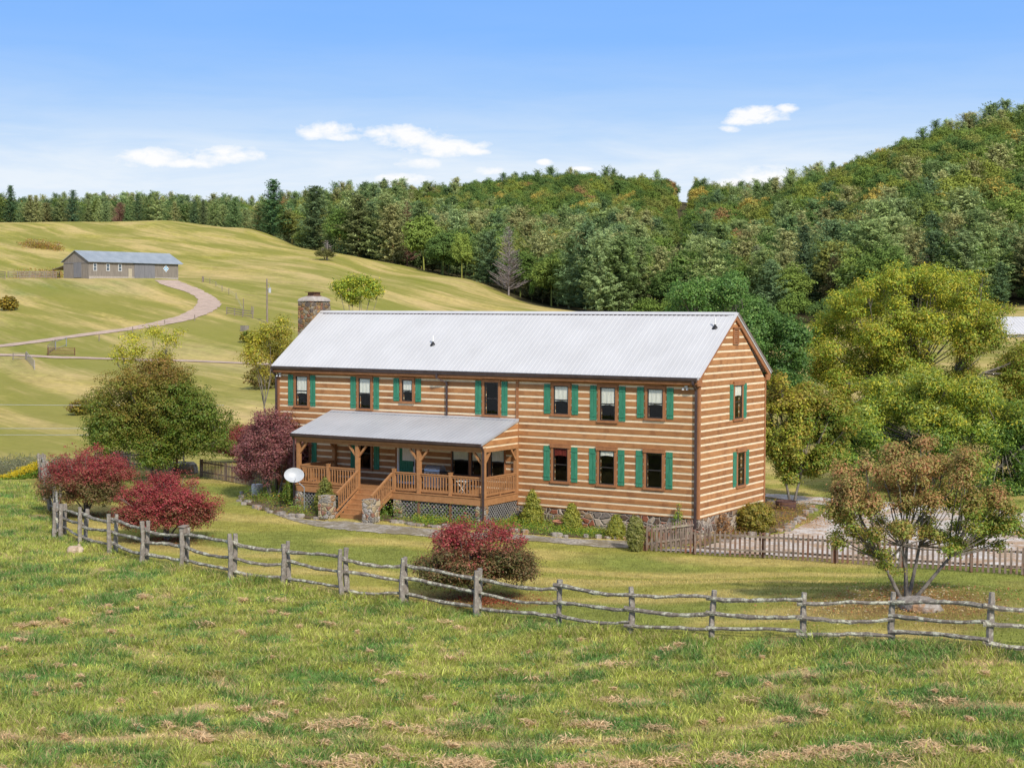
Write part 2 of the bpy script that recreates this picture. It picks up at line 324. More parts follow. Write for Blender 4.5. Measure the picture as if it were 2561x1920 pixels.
def mat_gravel(name, c1, c2, leafc=None):
    m_ = NT(name); v = m_.coord('Object'); a = m_.n('TexVoronoi'); m_.set(a.inputs['Vector'], v); a.inputs['Scale'].default_value = 9
    sep = m_.n('SeparateColor'); m_.set(sep.inputs[0], a.outputs['Color']); c = m_.ramp(sep.outputs[0], [(0, c1), (1, c2)])
    n = m_.noise(v, .7, 5, .6); c = m_.mix(.55, c, m_.ramp(n, [(.3, .62), (.7, 1.2)]), 'MULTIPLY')
    if leafc: c = m_.mix(m_.ramp(m_.noise(v, .8, 8, .75), [(.45, 0.), (.58, .85)]), c, leafc)
    m_.pbsdf(c, .95, 0, a.outputs['Distance'], .6, .04); return m_.mat
M['gravel'] = mat_gravel('gravel', (.42,.38,.34), (.74,.69,.64), (.40,.25,.13))
M['gravel_path'] = mat_gravel('gravel_path', (.22,.19,.155), (.50,.45,.38), (.20,.16,.09))
M['dirt_road'] = mat_gravel('dirt_road', (.44,.32,.24), (.56,.43,.34))
def mat_ground():
    m_ = NT('ground'); a = m_.n('Attribute', attribute_name='tint')
    v = m_.coord('Object'); n1 = m_.noise(v, 1.1, 9, .78); rv2 = m_.coord('Object', (1,1,1), (0,0,R(25))); mq = m_.n('Mapping'); m_.set(mq.inputs[0], rv2); mq.inputs['Scale'].default_value = (.03,.12,.1); n2 = m_.noise(mq.outputs[0], 1.0, 6, .65, .4)
    # hay rows: streaks that follow the slope of the hill
    rv_ = m_.coord('Object', (1,1,1), (0,0,R(25))); m3 = m_.n('Mapping'); m_.set(m3.inputs[0], rv_); m3.inputs['Scale'].default_value = (.008,.12,.1); n3 = m_.noise(m3.outputs[0], 1.0, 5, .65, .3)
    m4 = m_.n('Mapping'); m_.set(m4.inputs[0], rv_); m4.inputs['Scale'].default_value = (.07,.55,.1); n4 = m_.noise(m4.outputs[0], 1.0, 8, .75)
    c = m_.mix(.8, a.outputs['Color'], m_.ramp(n1, [(.30, .45), (.70, 1.5)]), 'MULTIPLY'); c = m_.mix(m_.math('MULTIPLY', a.outputs['Alpha'], 1.0), c, m_.mix(1.0, c, m_.ramp(n4, [(.30, .62), (.70, 1.36)]), 'MULTIPLY'))
    c = m_.mix(m_.math('MULTIPLY', a.outputs['Alpha'], m_.ramp(n2, [(.36, .0), (.62, .70)])), c, m_.mix(.7, (.60,.44,.20), m_.ramp(n1, [(.25, .7), (.75, 1.25)]), 'MULTIPLY'))
    c = m_.mix(m_.math('MULTIPLY', a.outputs['Alpha'], m_.ramp(n3, [(.44, .0), (.56, .8)])), c, (.215,.22,.035))
    m_.pbsdf(c, .98, 0, n1, .7, .12, .1); return m_.mat
M['ground'] = mat_ground()
# ------------------------------------------------------------------ ground sheet
U = np.concatenate([np.linspace(-1.5, -.42, 40), np.linspace(-.415, .415, 416), np.linspace(.42, 1.5, 40)])
DD = np.exp(np.concatenate([np.linspace(math.log(5), math.log(27), 14)[:-1], np.linspace(math.log(27), math.log(110), 230)[:-1], np.linspace(math.log(110), math.log(1500), 260)]))
uu, dd_ = np.meshgrid(U, DD, indexing='ij')
GX = CX+dd_*sya+uu*dd_*cya; GY = CY+dd_*cya-uu*dd_*sya; GZ = zg(GX, GY)
FENCE = [(60,64),(98,92),(102,86),(107,80),(113,75),(124,71),(137,68)]
FPOST = [(143,1257,1345,1),(157,1256,1337,0),(207,1268,1359,1),(282,1282,1383,1),(364,1299,1408,1),(460,1316,1421,1),(581,1333,1450,1),(716,1354,1464,1),(860,1372,1494,1),(1009,1389,1509,1),(1196,1421,1541,1),(1390,1444,1568,0),(1570,1460,1586,0),(1774,1469,1597,0),(2002,1478,1608,0),(2231,1480,1611,0),(2468,1480,1631,0)]
def forest_start(px):
    return np.interp(px, [-1200,0,200,400,600,800,950,1158,1280,1389,1700,2060,2561,3700], [560,585,575,556,515,460,435,398,362,336,322,305,318,200])
def fence_depth(px):
    xs = [-400, 60, 143, 207,282,364,460,581,716,860,1009,1196,1390,1570,1774,2002,2231,2468,2900]
    return np.interp(px, xs, FD)
_fd = {x: depth(g(x, b)) for x, t, b, k in FPOST}
FD = [86, 84, _fd[143]]+[_fd[x] for x in (207,282,364,460,581,716,860,1009,1196,1390,1570,1774,2002,2231,2468)]+[_fd[2468]-1]
def lerp(a, b, t): return a+(b-a)*t[..., None]
def field_col(X, Y):
    """rough pasture in the foreground: green tufts with straw patches and hay rows"""
    n = fbm(X*.8, Y*.8, 11, 4); n2 = fbm(X*2.6, Y*2.6, 12, 3)
    d, l = fwdlat(X, Y); w = fbm(X*.2, Y*.2, 14, 2)
    row = np.exp(-((d-31.6-w*1.6-l*.05)/.22)**2)*ss(.3, .5, fbm(l*.25, d*0, 31, 2)+.15)
    st = ss(.615, .69, n*.40+n2*.60+.035*(1-ss(33, 46, d)))*.9
    st = np.maximum(st, row)
    gcol = lerp(np.array([.27,.33,.055]), np.array([.50,.51,.11]), fbm(X*.9, Y*.9, 15, 3))
    gcol = lerp(gcol, np.array([.155,.28,.06]), ss(.51, .62, fbm(X*1.3+9, Y*1.3, 16, 3)))
    return lerp(gcol, np.array([.66,.48,.26]), st), st
dG, lG = fwdlat(GX, GY); pG = 1280.5+F*lG/dG
fd = fence_depth(pG); tint = np.zeros(GX.shape+(3,)); alpha = np.zeros(GX.shape)
fc, _ = field_col(GX, GY); fc = fc*.8
stripe = .5+.5*np.sin((GX*.35-GY*.94+1.5*fbm(GX*.06, GY*.06, 5, 2)*6)*1.25)
lawn = lerp(np.array([.31,.29,.062]), np.array([.45,.365,.115]), ss(.35, .65, stripe*.52+fbm(GX*.25, GY*.25, 21, 4)*.48))
lawn = lerp(lawn, np.array([.24,.26,.055]), ss(.52, .66, fbm(GX*.16+5, GY*.16, 23, 3)))
hill = lerp(np.array([.37,.305,.07]), np.array([.48,.375,.13]), fbm(GX*.035, GY*.035, 25, 4))
hill = lerp(hill, np.array([.29,.275,.06]), ss(.50, .62, fbm(GX*.028+3, GY*.028, 27, 3)))
hill = lerp(hill, np.array([.34,.31,.055]), ss(360, 440, dG)*.8)
bank = (ss(292, 300, dG)*(1-ss(318, 323, dG)))*ss(-60, 60, pG)*(1-ss(330, 420, pG))
hill = lerp(hill, np.array([.17,.22,.06]), bank*.8)
verge = np.exp(-((dG-196)/9)**2)*(1-ss(620, 700, pG)); hill = lerp(hill, np.array([.20,.235,.06]), verge*.7)
ridge = np.exp(-((dG-218)/10)**2)*(1-ss(500, 640, pG)); hill = lerp(hill, np.array([.24,.27,.07]), ridge*.5)
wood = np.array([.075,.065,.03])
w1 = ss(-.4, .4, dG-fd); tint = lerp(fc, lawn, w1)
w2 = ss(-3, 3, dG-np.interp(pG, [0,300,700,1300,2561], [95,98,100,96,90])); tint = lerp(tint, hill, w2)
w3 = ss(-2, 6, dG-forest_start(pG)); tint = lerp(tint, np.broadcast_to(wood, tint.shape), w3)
# trodden leaf litter below the red bush and the maple by the boulder
def spot(px, py, r, c, k=.8):
    global tint
    p = g(px, py); q = np.hypot(GX-p[0], GY-p[1])*(.8+.5*fbm(GX*1.1, GY*1.1, 41, 3)); tint = lerp(tint, np.broadcast_to(np.array(c), tint.shape), (1-ss(r*.45, r, q))*k)
spot(1215, 1500, 2.6, (.23,.115,.045)); spot(2260, 1500, 4.2, (.27,.17,.065)); spot(2330, 1540, 3.0, (.27,.17,.065), .5); spot(420, 1350, 2.4, (.18,.11,.045)); spot(215, 1290, 2.2, (.15,.13,.045))
alpha = w2*(1-w3)
ni, nj = GX.shape; idx = np.arange(ni*nj).reshape(ni, nj)
Fq = np.stack([idx[:-1,:-1], idx[1:,:-1], idx[1:,1:], idx[:-1,1:]], -1).reshape(-1, 4)
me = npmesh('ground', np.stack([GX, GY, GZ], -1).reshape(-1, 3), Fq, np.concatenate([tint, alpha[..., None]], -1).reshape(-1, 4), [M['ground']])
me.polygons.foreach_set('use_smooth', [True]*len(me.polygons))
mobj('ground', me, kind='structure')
def strip(name, left, right, mat, lift=.05, n=6, **k):
    """a road or path between two outlines laid on the ground"""
    mb = MB(); A = [g(*p) for p in left]; B = [g(*p) for p in right]; rows = []
    def dense(P, N=10):
        out = []
        for i in range(len(P)-1):
            p0 = P[max(i-1, 0)]; p1 = P[i]; p2 = P[i+1]; p3 = P[min(i+2, len(P)-1)]
            for t in np.linspace(0, 1, N, endpoint=False):
                out.append(.5*((2*p1)+(-p0+p2)*t+(2*p0-5*p1+4*p2-p3)*t*t+(-p0+3*p1-3*p2+p3)*t**3))
        out.append(P[-1]); return out
    A = dense(A); B = dense(B)
    for i, (a, b) in enumerate(zip(A, B)):
        j, j2 = (random.random()-.5)*.10, (random.random()-.5)*.10
        for t in np.linspace(0+j, 1+j2, n): 
            p = a*(1-t)+b*t; rows.append((p[0], p[1], float(zg(p[0], p[1]))+lift))
    mb.add(rows, [(i*n+j, i*n+j+1, (i+1)*n+j+1, (i+1)*n+j) for i in range(len(A)-1) for j in range(n-1)])
    return mb.build(name, mat, smooth=True, **k)
from mathutils.geometry import delaunay_2d_cdt
def patch(name, poly, mat, lift=.05, cell=.5, wob=.15, pix_poly=True, **k):
    P = [g(*p)[:2] for p in poly] if pix_poly else [np.array(p) for p in poly]
    D = []
    for i in range(len(P)):
        a, b = P[i], P[(i+1) % len(P)]; L = np.linalg.norm(b-a); N = max(int(L/.4), 1)
        for t in np.arange(N)/N: D.append(a*(1-t)+b*t+rng.normal(0, wob, 2)*.5)
    D = np.array(D); x0, y0 = D.min(0); x1, y1 = D.max(0)
    gx, gy = np.meshgrid(np.arange(x0, x1, cell), np.arange(y0, y1, cell)); pts = np.stack([gx.ravel(), gy.ravel()], 1)
    inside = np.zeros(len(pts), bool); j = len(D)-1
    for i in range(len(D)):
        c = ((D[i,1] > pts[:,1]) != (D[j,1] > pts[:,1])) & (pts[:,0] < (D[j,0]-D[i,0])*(pts[:,1]-D[i,1])/(D[j,1]-D[i,1]+1e-12)+D[i,0]); inside ^= c; j = i
    pts = pts[inside]; allp = [Vector(p) for p in D]+[Vector(p) for p in pts]
    vs, es, fs, *_ = delaunay_2d_cdt(allp, [], [list(range(len(D)))], 1, 1e-4)
    V = [(v.x, v.y, float(zg(v.x, v.y))+lift) for v in vs]
    mb = MB(); mb.add(V, [tuple(f) for f in fs]); return mb.build(name, mat, smooth=True, **k), D
strip('barn_road', [(-60,864),(0,862.5),(113,848),(226,832),(339,816),(407,801),(452,788),(481,773.7),(494,757),(490,744),(466,731),(428,719.5),(402,710),(388,701.5)],
      [(-60,870),(0,869),(113,855.5),(226,839.5),(339,825),(425,811),(487,797),(526,782),(549,766.7),(551,756.8),(536,744),(506,727),(474.6,714.5),(446,702.5)], M['dirt_road'], .07, 8, kind='structure')
strip('farm_track', [(-60,884.5),(0,885.5),(113,890),(226,894),(384,899),(500,902),(640,908),(760,913)], [(-60,889.5),(0,890.5),(113,895),(226,898.5),(384,903.5),(500,906),(640,912.5),(760,918)], M['dirt_road'], .07, 4, kind='structure')
strip('gravel_path', [(640,1262),(728,1293),(807,1303),(860,1304),(924,1309),(1069,1322),(1200,1333),(1313,1338),(1419,1347),(1575,1352)], [(642,1268),(728,1301),(807,1319),(860,1325),(924,1331),(1069,1343),(1200,1349),(1313,1352),(1419,1361),(1575,1372)], M['gravel_path'], .02, 8, kind='structure')
patch('gravel_driveway', [(1625,1376),(1745,1372),(1830,1352),(1960,1335),(2040,1300),(2078,1266),(1915,1244),(1912,1234),(2100,1248),(2300,1262),(2700,1285),(2760,1430),(2561,1424),(2250,1410),(1900,1388)], M['gravel'], .035, .6, kind='structure')
bed, BED1 = patch('flower_bed', [(640,1225),(612,1236),(600,1246),(618,1262),(660,1277),(728,1293),(815,1301),(850,1280),(850,1240),(760,1220)], M['mulch'], .045, .5, kind='structure')
bed2, BED2 = patch('flower_bed', [(940,1300),(1069,1318),(1313,1334),(1419,1343),(1590,1350),(1600,1335),(1745,1338),(1745,1318),(1300,1290),(1200,1300),(960,1280)], M['mulch'], .03, .5, kind='structure')
bed3, BED3 = patch('planting_bed', [(1830,1350),(1950,1330),(2010,1297),(2035,1272),(1990,1262),(1930,1256),(1870,1275),(1750,1340),(1745,1370)], M['mulch'], .06, .5, kind='structure')
# ------------------------------------------------------------------ log house
def part(mb, name, mats, parent, **k):
    o = mb.build(name, mats, parent, **k)
    if parent.parent is None: o.matrix_parent_inverse = parent.matrix_basis.inverted()
    return o
house = empty('log_house', (-11.5, 3.5, -.9), label='two storey log house with cream chinking, green shutters and pale metal roof', cat='house')
L, W = 22.97, 7.02; SILL = .0425
FR = lambda a, b, z: (a, -b, z)            # front wall: along x, outwards -y
GA = lambda a, b, z: (b, a, z)             # right gable: along y, outwards +x
BK = lambda a, b, z: (a, W+b, z)
LF = lambda a, b, z: (-L-b, a, z)
def fbox(mb, tf, a0, a1, b0, b1, z0, z1):
    if tf in (FR, GA): b0, b1 = b1, b0
    return mb.hexa([tf(a0,b0,z0), tf(a1,b0,z0), tf(a1,b1,z0), tf(a0,b1,z0), tf(a0,b0,z1), tf(a1,b0,z1), tf(a1,b1,z1), tf(a0,b1,z1)])
def wall(name, tf, a0, a1, holes, ztop, gable=False, mats=None):
    mb = MB()
    sl = (8.60-5.72)/(W/2)
    def lim(z): 
        if not gable or z <= 5.72: return a0, a1
        t = (z-5.72)/sl; return a0+t, a1-t
    n = 0; z = 0.0; segs = [(0, SILL, 1)]
    while z < ztop:
        c0 = SILL+.3*n; segs += [(c0, c0+.092, 0), (c0+.092, c0+.3, 1)]; n += 1; z = c0+.3
    for z0, z1, islog in segs:
        z1 = min(z1, ztop)
        if z1-z0 < .005: continue
        cuts = sorted({z0, z1, *[h for ho in holes for h in (ho[2], ho[3]) if z0 < h < z1]})
        for q0, q1 in zip(cuts[:-1], cuts[1:]):
            zm = (q0+q1)/2; iv = [(a0, a1)]
            for h in holes:
                if h[2] < zm < h[3]:
                    nv = []
                    for s0, s1 in iv:
                        if h[1] <= s0 or h[0] >= s1: nv.append((s0, s1)); continue
                        if h[0] > s0: nv.append((s0, h[0]))
                        if h[1] < s1: nv.append((h[1], s1))
                    iv = nv
            mb.k = 0 if islog else 1; b1 = (0.0+random.random()*.008) if islog else -.012
            L0, R0 = lim(q0); L1, R1 = lim(q1)
            for s0, s1 in iv:
                e = [max(s0, L0), min(s1, R0), min(s1, R1), max(s0, L1)]
                if e[1]-e[0] < .02 or e[2] < e[3]: continue
                mb.hexa([tf(e[0],-.16,q0), tf(e[1],-.16,q0), tf(e[1],b1,q0), tf(e[0],b1,q0), tf(e[3],-.16,q1), tf(e[2],-.16,q1), tf(e[2],b1,q1), tf(e[3],b1,q1)])
    return part(mb, name, mats or [M['log'], M['chink']], house)
WU = [(-21.80,-21.07,4.02,5.47), (-17.91,-17.19,4.02,5.47), (-15.34,-14.74,4.45,5.46), (-10.71,-9.96,4.0,5.47), (-7.05,-6.3,4.17,5.42), (-4.71,-3.96,3.98,5.42), (-2.41,-1.67,4.17,5.42)]
WL = [(-21.72,-21.0,1.14,2.60), (-17.91,-17.18,1.14,2.60), (-7.06,-6.32,1.2,2.68), (-4.74,-3.99,1.2,2.68), (-2.45,-1.69,1.2,2.70)]
BAY = [(-12.48,-11.55,1.17,2.52), (-11.42,-10.50,1.17,2.52), (-10.36,-9.62,1.19,2.54)]
DOOR = (-15.62, -14.58, .57, 2.56)
GW = [(3.55,4.36,4.02,5.48), (3.95,4.68,1.04,2.51)]
holes_f = [tuple(w) for w in WU+WL+BAY]+[DOOR]
wall('front_wall', FR, -L, 0, holes_f, 5.72)
wall('gable_wall', GA, .16, W-.16, [tuple(w) for w in GW], 8.55, True)
wall('gable_wall', LF, .16, W-.16, [], 8.55, True)
wall('rear_wall', BK, -L, 0, [], 5.72)
# corner boards and the vertical board between the two halves
for q_ in ((-.13, 0.022, -.030, -.012), (.012, .030, -.012, .13), (.012, .030, W-.12, W+.01), (-L-.02, -L+.12, -.030, -.010), (-L+13.95, -L+14.09, -.035, -.010)):
    mb = MB(); mb.box(*q_, 0, 5.68); part(mb, 'corner_board', M['trim'], house)
mb = MB(); mb.box(-L+.02, -.02, .03, W-.03, -1.6, -.002); part(mb, 'foundation', M['stone'], house)
mb = MB(); mb.box(-L+.17, -.17, .17, W-.17, 2.75, 2.95); mb.box(-L+.17, -.17, .17, W-.17, .3, .5); mb.box(-L+.17, -.17, 3.4, 3.5, .5, 5.7); part(mb, 'floor', M['interior'], house)
def window(tf, w, head=.03, curtain=0, cmat='curtain', case='trim', cw=.11):
    x0, x1, z0, z1 = w; mb = MB()
    fbox(mb, tf, x0-cw, x0, -.05, .045, z0, z1); fbox(mb, tf, x1, x1+cw, -.05, .045, z0, z1)
    fbox(mb, tf, x0-cw-.03, x1+cw+.03, -.05, .052+head*.6, z1, z1+cw+head*.5); fbox(mb, tf, x0-cw-.02, x1+cw+.02, -.05, .075, z0-.10, z0)
    if head > .04: fbox(mb, tf, x0-cw-.05, x1+cw+.05, -.05, .095, z1+cw+head*.5, z1+cw+head*.5+.035)
    fr = part(mb, 'window', M[case], house)
    mb = MB(); s = .045; zm = (z0+z1)/2
    for a in ((x0, x0+s, z0, z1), (x1-s, x1, z0, z1), (x0+s, x1-s, z0, z0+s), (x0+s, x1-s, z1-s, z1)): fbox(mb, tf, a[0], a[1], -.04, .022, a[2], a[3])
    fbox(mb, tf, x0+s, x1-s, -.04, .012, zm-.022, zm+.022)
    mb.build('sash', M['sash'], fr)
    mb = MB(); fbox(mb, tf, x0+s, x1-s, .004, .009, z0+s, zm-.022); fbox(mb, tf, x0+s, x1-s, .004, .009, zm+.022, z1-s); mb.build('pane', M['glass'], fr)
    if curtain > 0:
        mb = MB(); N = 14; zb = z1-s-(z1-z0)*curtain
        vs = []
        for i in range(N+1):
            t = i/N; a = x0+s+.01+(x1-x0-2*s-.02)*t; b = -.006+.005*math.sin(t*19+x0*7)
            vs += [tf(a, b, z1-s), tf(a, b, zb+.03*math.sin(t*math.pi))]
        mb.add(vs, [(2*i, 2*i+1, 2*i+3, 2*i+2) for i in range(N)]); mb.build('curtain', M[cmat], fr)
    return fr
def shutter(tf, x0, x1, z0, z1):
    mb = MB(); w = (x1-x0-.012)/2
    fbox(mb, tf, x0, x0+w, .006, .032, z0, z1); fbox(mb, tf, x0+w+.012, x1, .006, .032, z0+.004, z1-.004)
    for z in (z0+.16, z1-.22): fbox(mb, tf, x0+.004, x1-.004, .032, .052, z, z+.085)
    part(mb, 'shutter', M['shutter'], house)
CUR = [.56, .50, .52, 0, .52, .52, .52]
for w, c in zip(WU, CUR): window(FR, w, .02, c)
for w, c, cm in zip(WL, [0, 0, .22, .14, 0], ['curtain', 'curtain', 'curtain_red', 'curtain', 'curtain']): window(FR, w, .06, c, cm)
for w in BAY: window(FR, w, .02, .46, 'curtain', 'trim', .06)
window(GA, GW[0], .06, .30); window(GA, GW[1], .06, 0)
for (a, b, c, d) in WU+WL:
    for q in ((a-.50, a-.17), (b+.17, b+.50)): shutter(FR, q[0]+.01, q[1]-.01, c-.005, min(d+.06, 5.55))
for (a, b, c, d) in GW:
    for q in ((a-.46, a-.14), (b+.16, b+.48)): shutter(GA, q[0], q[1], c-.02, d+.05)
# gable vent
mb = MB(); y0, y1, z0, z1 = 3.36, 3.92, 7.27, 7.98
for a in ((y0, y0+.08, z0, z1), (y1-.08, y1, z0, z1), (y0+.08, y1-.08, z0, z0+.06), (y0+.08, y1-.08, z1-.06, z1)): fbox(mb, GA, a[0], a[1], .0, .06, a[2], a[3])
fbox(mb, GA, y0-.05, y1+.05, 0, .10, z1, z1+.05); v = part(mb, 'gable_vent', M['trim'], house)
mb = MB()
for i in range(7):
    z = z0+.09+i*.083; mb.hexa([(.012,y0+.08,z+.05),(.03,y0+.08,z),(.03,y1-.08,z),(.012,y1-.08,z+.05),(.018,y0+.08,z+.062),(.042,y0+.08,z+.012),(.042,y1-.08,z+.012),(.018,y1-.08,z+.062)])
mb.build('louvre', M['trim'], v); 
# roof
RY, RZ, EY, EZ = 3.512, 8.644, -.341, 5.952; X0, X1 = -L-.117, .125
def ribbed(x0, x1, pA, pB, pitch=.2286, rib=.045, h=.010, th=.03):
    """metal sheet from ridge point pA=(y,z) to eave point pB with raised ribs"""
    mb = MB(); ny, nz = (pA[1]-pB[1]), -(pA[0]-pB[0]); l = math.hypot(ny, nz); ny, nz = ny/l, nz/l
    if nz < 0: ny, nz = -ny, -nz
    xs = []; x = x0
    while x < x1-pitch*.5:
        xs += [(x, 0), (x+pitch-rib, 0), (x+pitch-rib*.75, h), (x+pitch-rib*.25, h)]; x += pitch
    xs.append((x1, 0)); vs = []
    for x, o in xs:
        for y, z in (pA, pB): vs.append((x, y+ny*o, z+nz*o))
    n = len(xs); mb.add(vs, [(2*i, 2*i+1, 2*i+3, 2*i+2) for i in range(n-1)])
    y, z = pA; y2, z2 = pB
    mb.hexa([(x0,y2-ny*th,z2-nz*th),(x1,y2-ny*th,z2-nz*th),(x1,y-ny*th,z-nz*th),(x0,y-ny*th,z-nz*th),(x0,y2-ny*.004,z2-nz*.004),(x1,y2-ny*.004,z2-nz*.004),(x1,y-ny*.004,z-nz*.004),(x0,y-ny*.004,z-nz*.004)])
    return mb
mb = ribbed(X0, X1, (RY, RZ), (EY, EZ)); mb2 = ribbed(X0, X1, (RY, RZ), (2*RY-EY, EZ)); mb.add(mb2.v, mb2.f)
roof = part(mb, 'roof', M['metal_roof'], house)
mb = MB(); s = (RZ-EZ)/(RY-EY)
for sg in (-1, 1):   # ridge cap, rake trim
    yy = lambda t: RY+sg*t
    mb.hexa([(X0,yy(.16),RZ-.16*s+.028),(X1,yy(.16),RZ-.16*s+.028),(X1,RY,RZ+.028),(X0,RY,RZ+.028),(X0,yy(.16),RZ-.16*s+.034),(X1,yy(.16),RZ-.16*s+.034),(X1,RY,RZ+.036),(X0,RY,RZ+.036)])
for xr in (X0-.012, X1-.06):
    for sg in (-1, 1):
        a = (EZ-.05); T_ = RY-EY
        mb.hexa([(xr,RY,RZ-.09),(xr+.072,RY,RZ-.09),(xr+.072,RY+sg*T_,EZ-.09),(xr,RY+sg*T_,EZ-.09),(xr,RY,RZ+.026),(xr+.072,RY,RZ+.026),(xr+.072,RY+sg*T_,EZ+.026),(xr,RY+sg*T_,EZ+.026)])
mb.build('ridge_cap', M['metal_roof'], roof)
mb = MB(); x = X0+.3
while x < X1-.5:
    mb.hexa([(x,RY-.20,RZ-.20*s-.002),(x+.17,RY-.20,RZ-.20*s-.002),(x+.17,RY-.165,RZ-.165*s-.002),(x,RY-.165,RZ-.165*s-.002),(x,RY-.20,RZ-.20*s+.017),(x+.17,RY-.20,RZ-.20*s+.017),(x+.17,RY-.165,RZ-.165*s+.017),(x,RY-.165,RZ-.165*s+.017)]); x += .2286
mb.build('ridge_closure', M['gutter'], roof)
mb = MB()   # rake boards under the metal, fascia, soffit, eave returns
for xr in (0.034, -L-.1):
    for sg in (-1, 1):
        T_ = RY-EY
        mb.hexa([(xr,RY,RZ-.30),(xr+.066,RY,RZ-.30),(xr+.066,RY+sg*T_,EZ-.28),(xr,RY+sg*T_,EZ-.28),(xr,RY,RZ-.092),(xr+.066,RY,RZ-.092),(xr+.066,RY+sg*T_,EZ-.092),(xr,RY+sg*T_,EZ-.092)])
        ya, yb = sorted((RY+sg*T_*.985, RY+sg*(W/2-.10))); mb.hexa([(xr,ya,EZ-.36),(xr+.064,ya,EZ-.36),(xr+.064,yb,EZ-.36),(xr,yb,EZ-.36),(xr,ya,EZ-.1),(xr+.064,ya,EZ-.1),(xr+.064,yb,EZ-.1+.02),(xr,yb,EZ-.1+.02)])
mb.box(-L, 0.03, EY+.01, EY+.035, 5.66, 5.86); mb.box(-L, 0.03, EY+.035, -.01, 5.665, 5.69)
mb.box(-L, 0.03, 2*RY-EY-.035, 2*RY-EY-.01, 5.66, 5.86); mb.box(-L, 0.03, W+.01, 2*RY-EY-.035, 5.665, 5.69)
part(mb, 'fascia', M['trim'], house)
def gutter(x0, x1, y, z, nm='gutter'):
    mb = MB(); vs = []
    pr = [(0, 0), (0, -.15), (-.06, -.16), (-.10, -.10), (-.115, .005), (-.10, .005), (-.088, -.09), (-.055, -.14), (-.012, -.135), (-.012, 0)]
    for x in (x0, x1):
        for a, b in pr: vs.append((x, y+a, z+b))
    n = len(pr); mb.add(vs, [(i, (i+1) % n, n+(i+1) % n, n+i) for i in range(n)]); mb.box(x0-.006, x0, y-.115, y, z-.16, z+.005); mb.box(x1, x1+.006, y-.115, y, z-.16, z+.005)
    return part(mb, nm, M['gutter'], house)
gutter(X0+.02, X1-.06, EY+.005, EZ-.02)
def spout(pts, w=.085, d=.06):
    mb = MB()
    for a, b in zip(pts[:-1], pts[1:]): mb.bar(a, b, w, d, up=(0, 1, 0) if abs(a[2]-b[2]) > .3 else (0, 0, 1))
    return part(mb, 'downspout', M['gutter'], house)
spout([(-.10, EY-.05, 5.84), (-.10, EY-.05, 5.68), (-.10, -.075, 5.42), (-.10, -.075, -.95)], .10, .07)
spout([(-L-.05, EY-.05, 5.84), (-L-.05, EY-.05, 5.70), (-L-.05, -.075, 5.45), (-L-.05, -.075, -.5)], .10, .07)
spout([(-13.1, EY-.05, 5.84), (-13.1, EY-.05, 5.6), (-12.75, -.075, 5.4), (-12.75, -.075, 3.9)])
spout([(-8.84, -3.10, 2.86), (-8.84, -2.96, 2.62), (-8.84, -2.96, -.9)], .08, .06)
spout([(-19.46, -3.10, 2.86), (-19.46, -2.96, 2.62), (-19.46, -2.96, -.7)], .08, .06)
for x, y, z in ((-14.49, 1.3, 0), (-.5, 2.6, 0)):
    zr = EZ+(y-EY)*s; mb = MB(); mb.tube([(x, y, zr-.1), (x, y, zr+.42)], .035, 10); v = part(mb, 'vent_pipe', M['white'], house)
    mb = MB(); mb.lathe([(.15, -.075), (.12, .0), (.055, .07), (.04, .13)], 12, (x, y, zr+.01)); mb.build('flashing', M['black'], v)
# chimney
mb = MB(); xa, xb, yc, yd = -23.98, -23.10, 2.75, 4.28
def blockwall(mb, x0, x1, y0, y1, z0, z1, n=10, j=.03):
    vs = []; lv = np.linspace(z0, z1, n)
    per = [(x0, y0), ((x0+x1)/2, y0), (x1, y0), (x1, (y0+y1)/2), (x1, y1), ((x0+x1)/2, y1), (x0, y1), (x0, (y0+y1)/2)]
    for z in lv:
        for a, b in per: vs.append((a+random.uniform(-j, j), b+random.uniform(-j, j), z))
    fs = [(i*8+k, i*8+(k+1) % 8, (i+1)*8+(k+1) % 8, (i+1)*8+k) for i in range(n-1) for k in range(8)]+[tuple(range((n-1)*8, n*8))]
    mb.add(vs, fs)
blockwall(mb, xa, xb, yc, yd, -1.3, 9.17, 26, .025)
chim = part(mb, 'chimney', M['chimney_stone'], house)
mb = MB(); xm, ym = (xa+xb)/2, (yc+yd)/2
lv = [(9.16, .5, .80, 1.02), (9.27, .47, .75, .95), (9.36, .36, .55, .7), (9.42, .22, .34, .4)]
vs = []
for z, a, b, c in lv:
    for k in range(16):
        t = 2*math.pi*k/16; vs.append((xm+max(-a, min(a, a*1.35*math.cos(t))), ym+max(-b, min(b, b*1.35*math.sin(t))), z))
mb.add(vs, [(i*16+k, i*16+(k+1) % 16, (i+1)*16+(k+1) % 16, (i+1)*16+k) for i in range(3) for k in range(16)]+[tuple(range(48, 64))]); mb.build('chimney_crown', M['concrete'], chim, smooth=False)
mb = MB(); mb.box(xm-.24, xm+.24, ym-.30, ym+.30, 9.42, 9.46); mb.box(xm-.20, xm+.20, ym-.26, ym+.26, 9.46, 9.60); mb.box(xm-.30, xm+.30, ym-.38, ym+.38, 9.605, 9.635); mb.build('chimney_cap', M['rust'], chim)
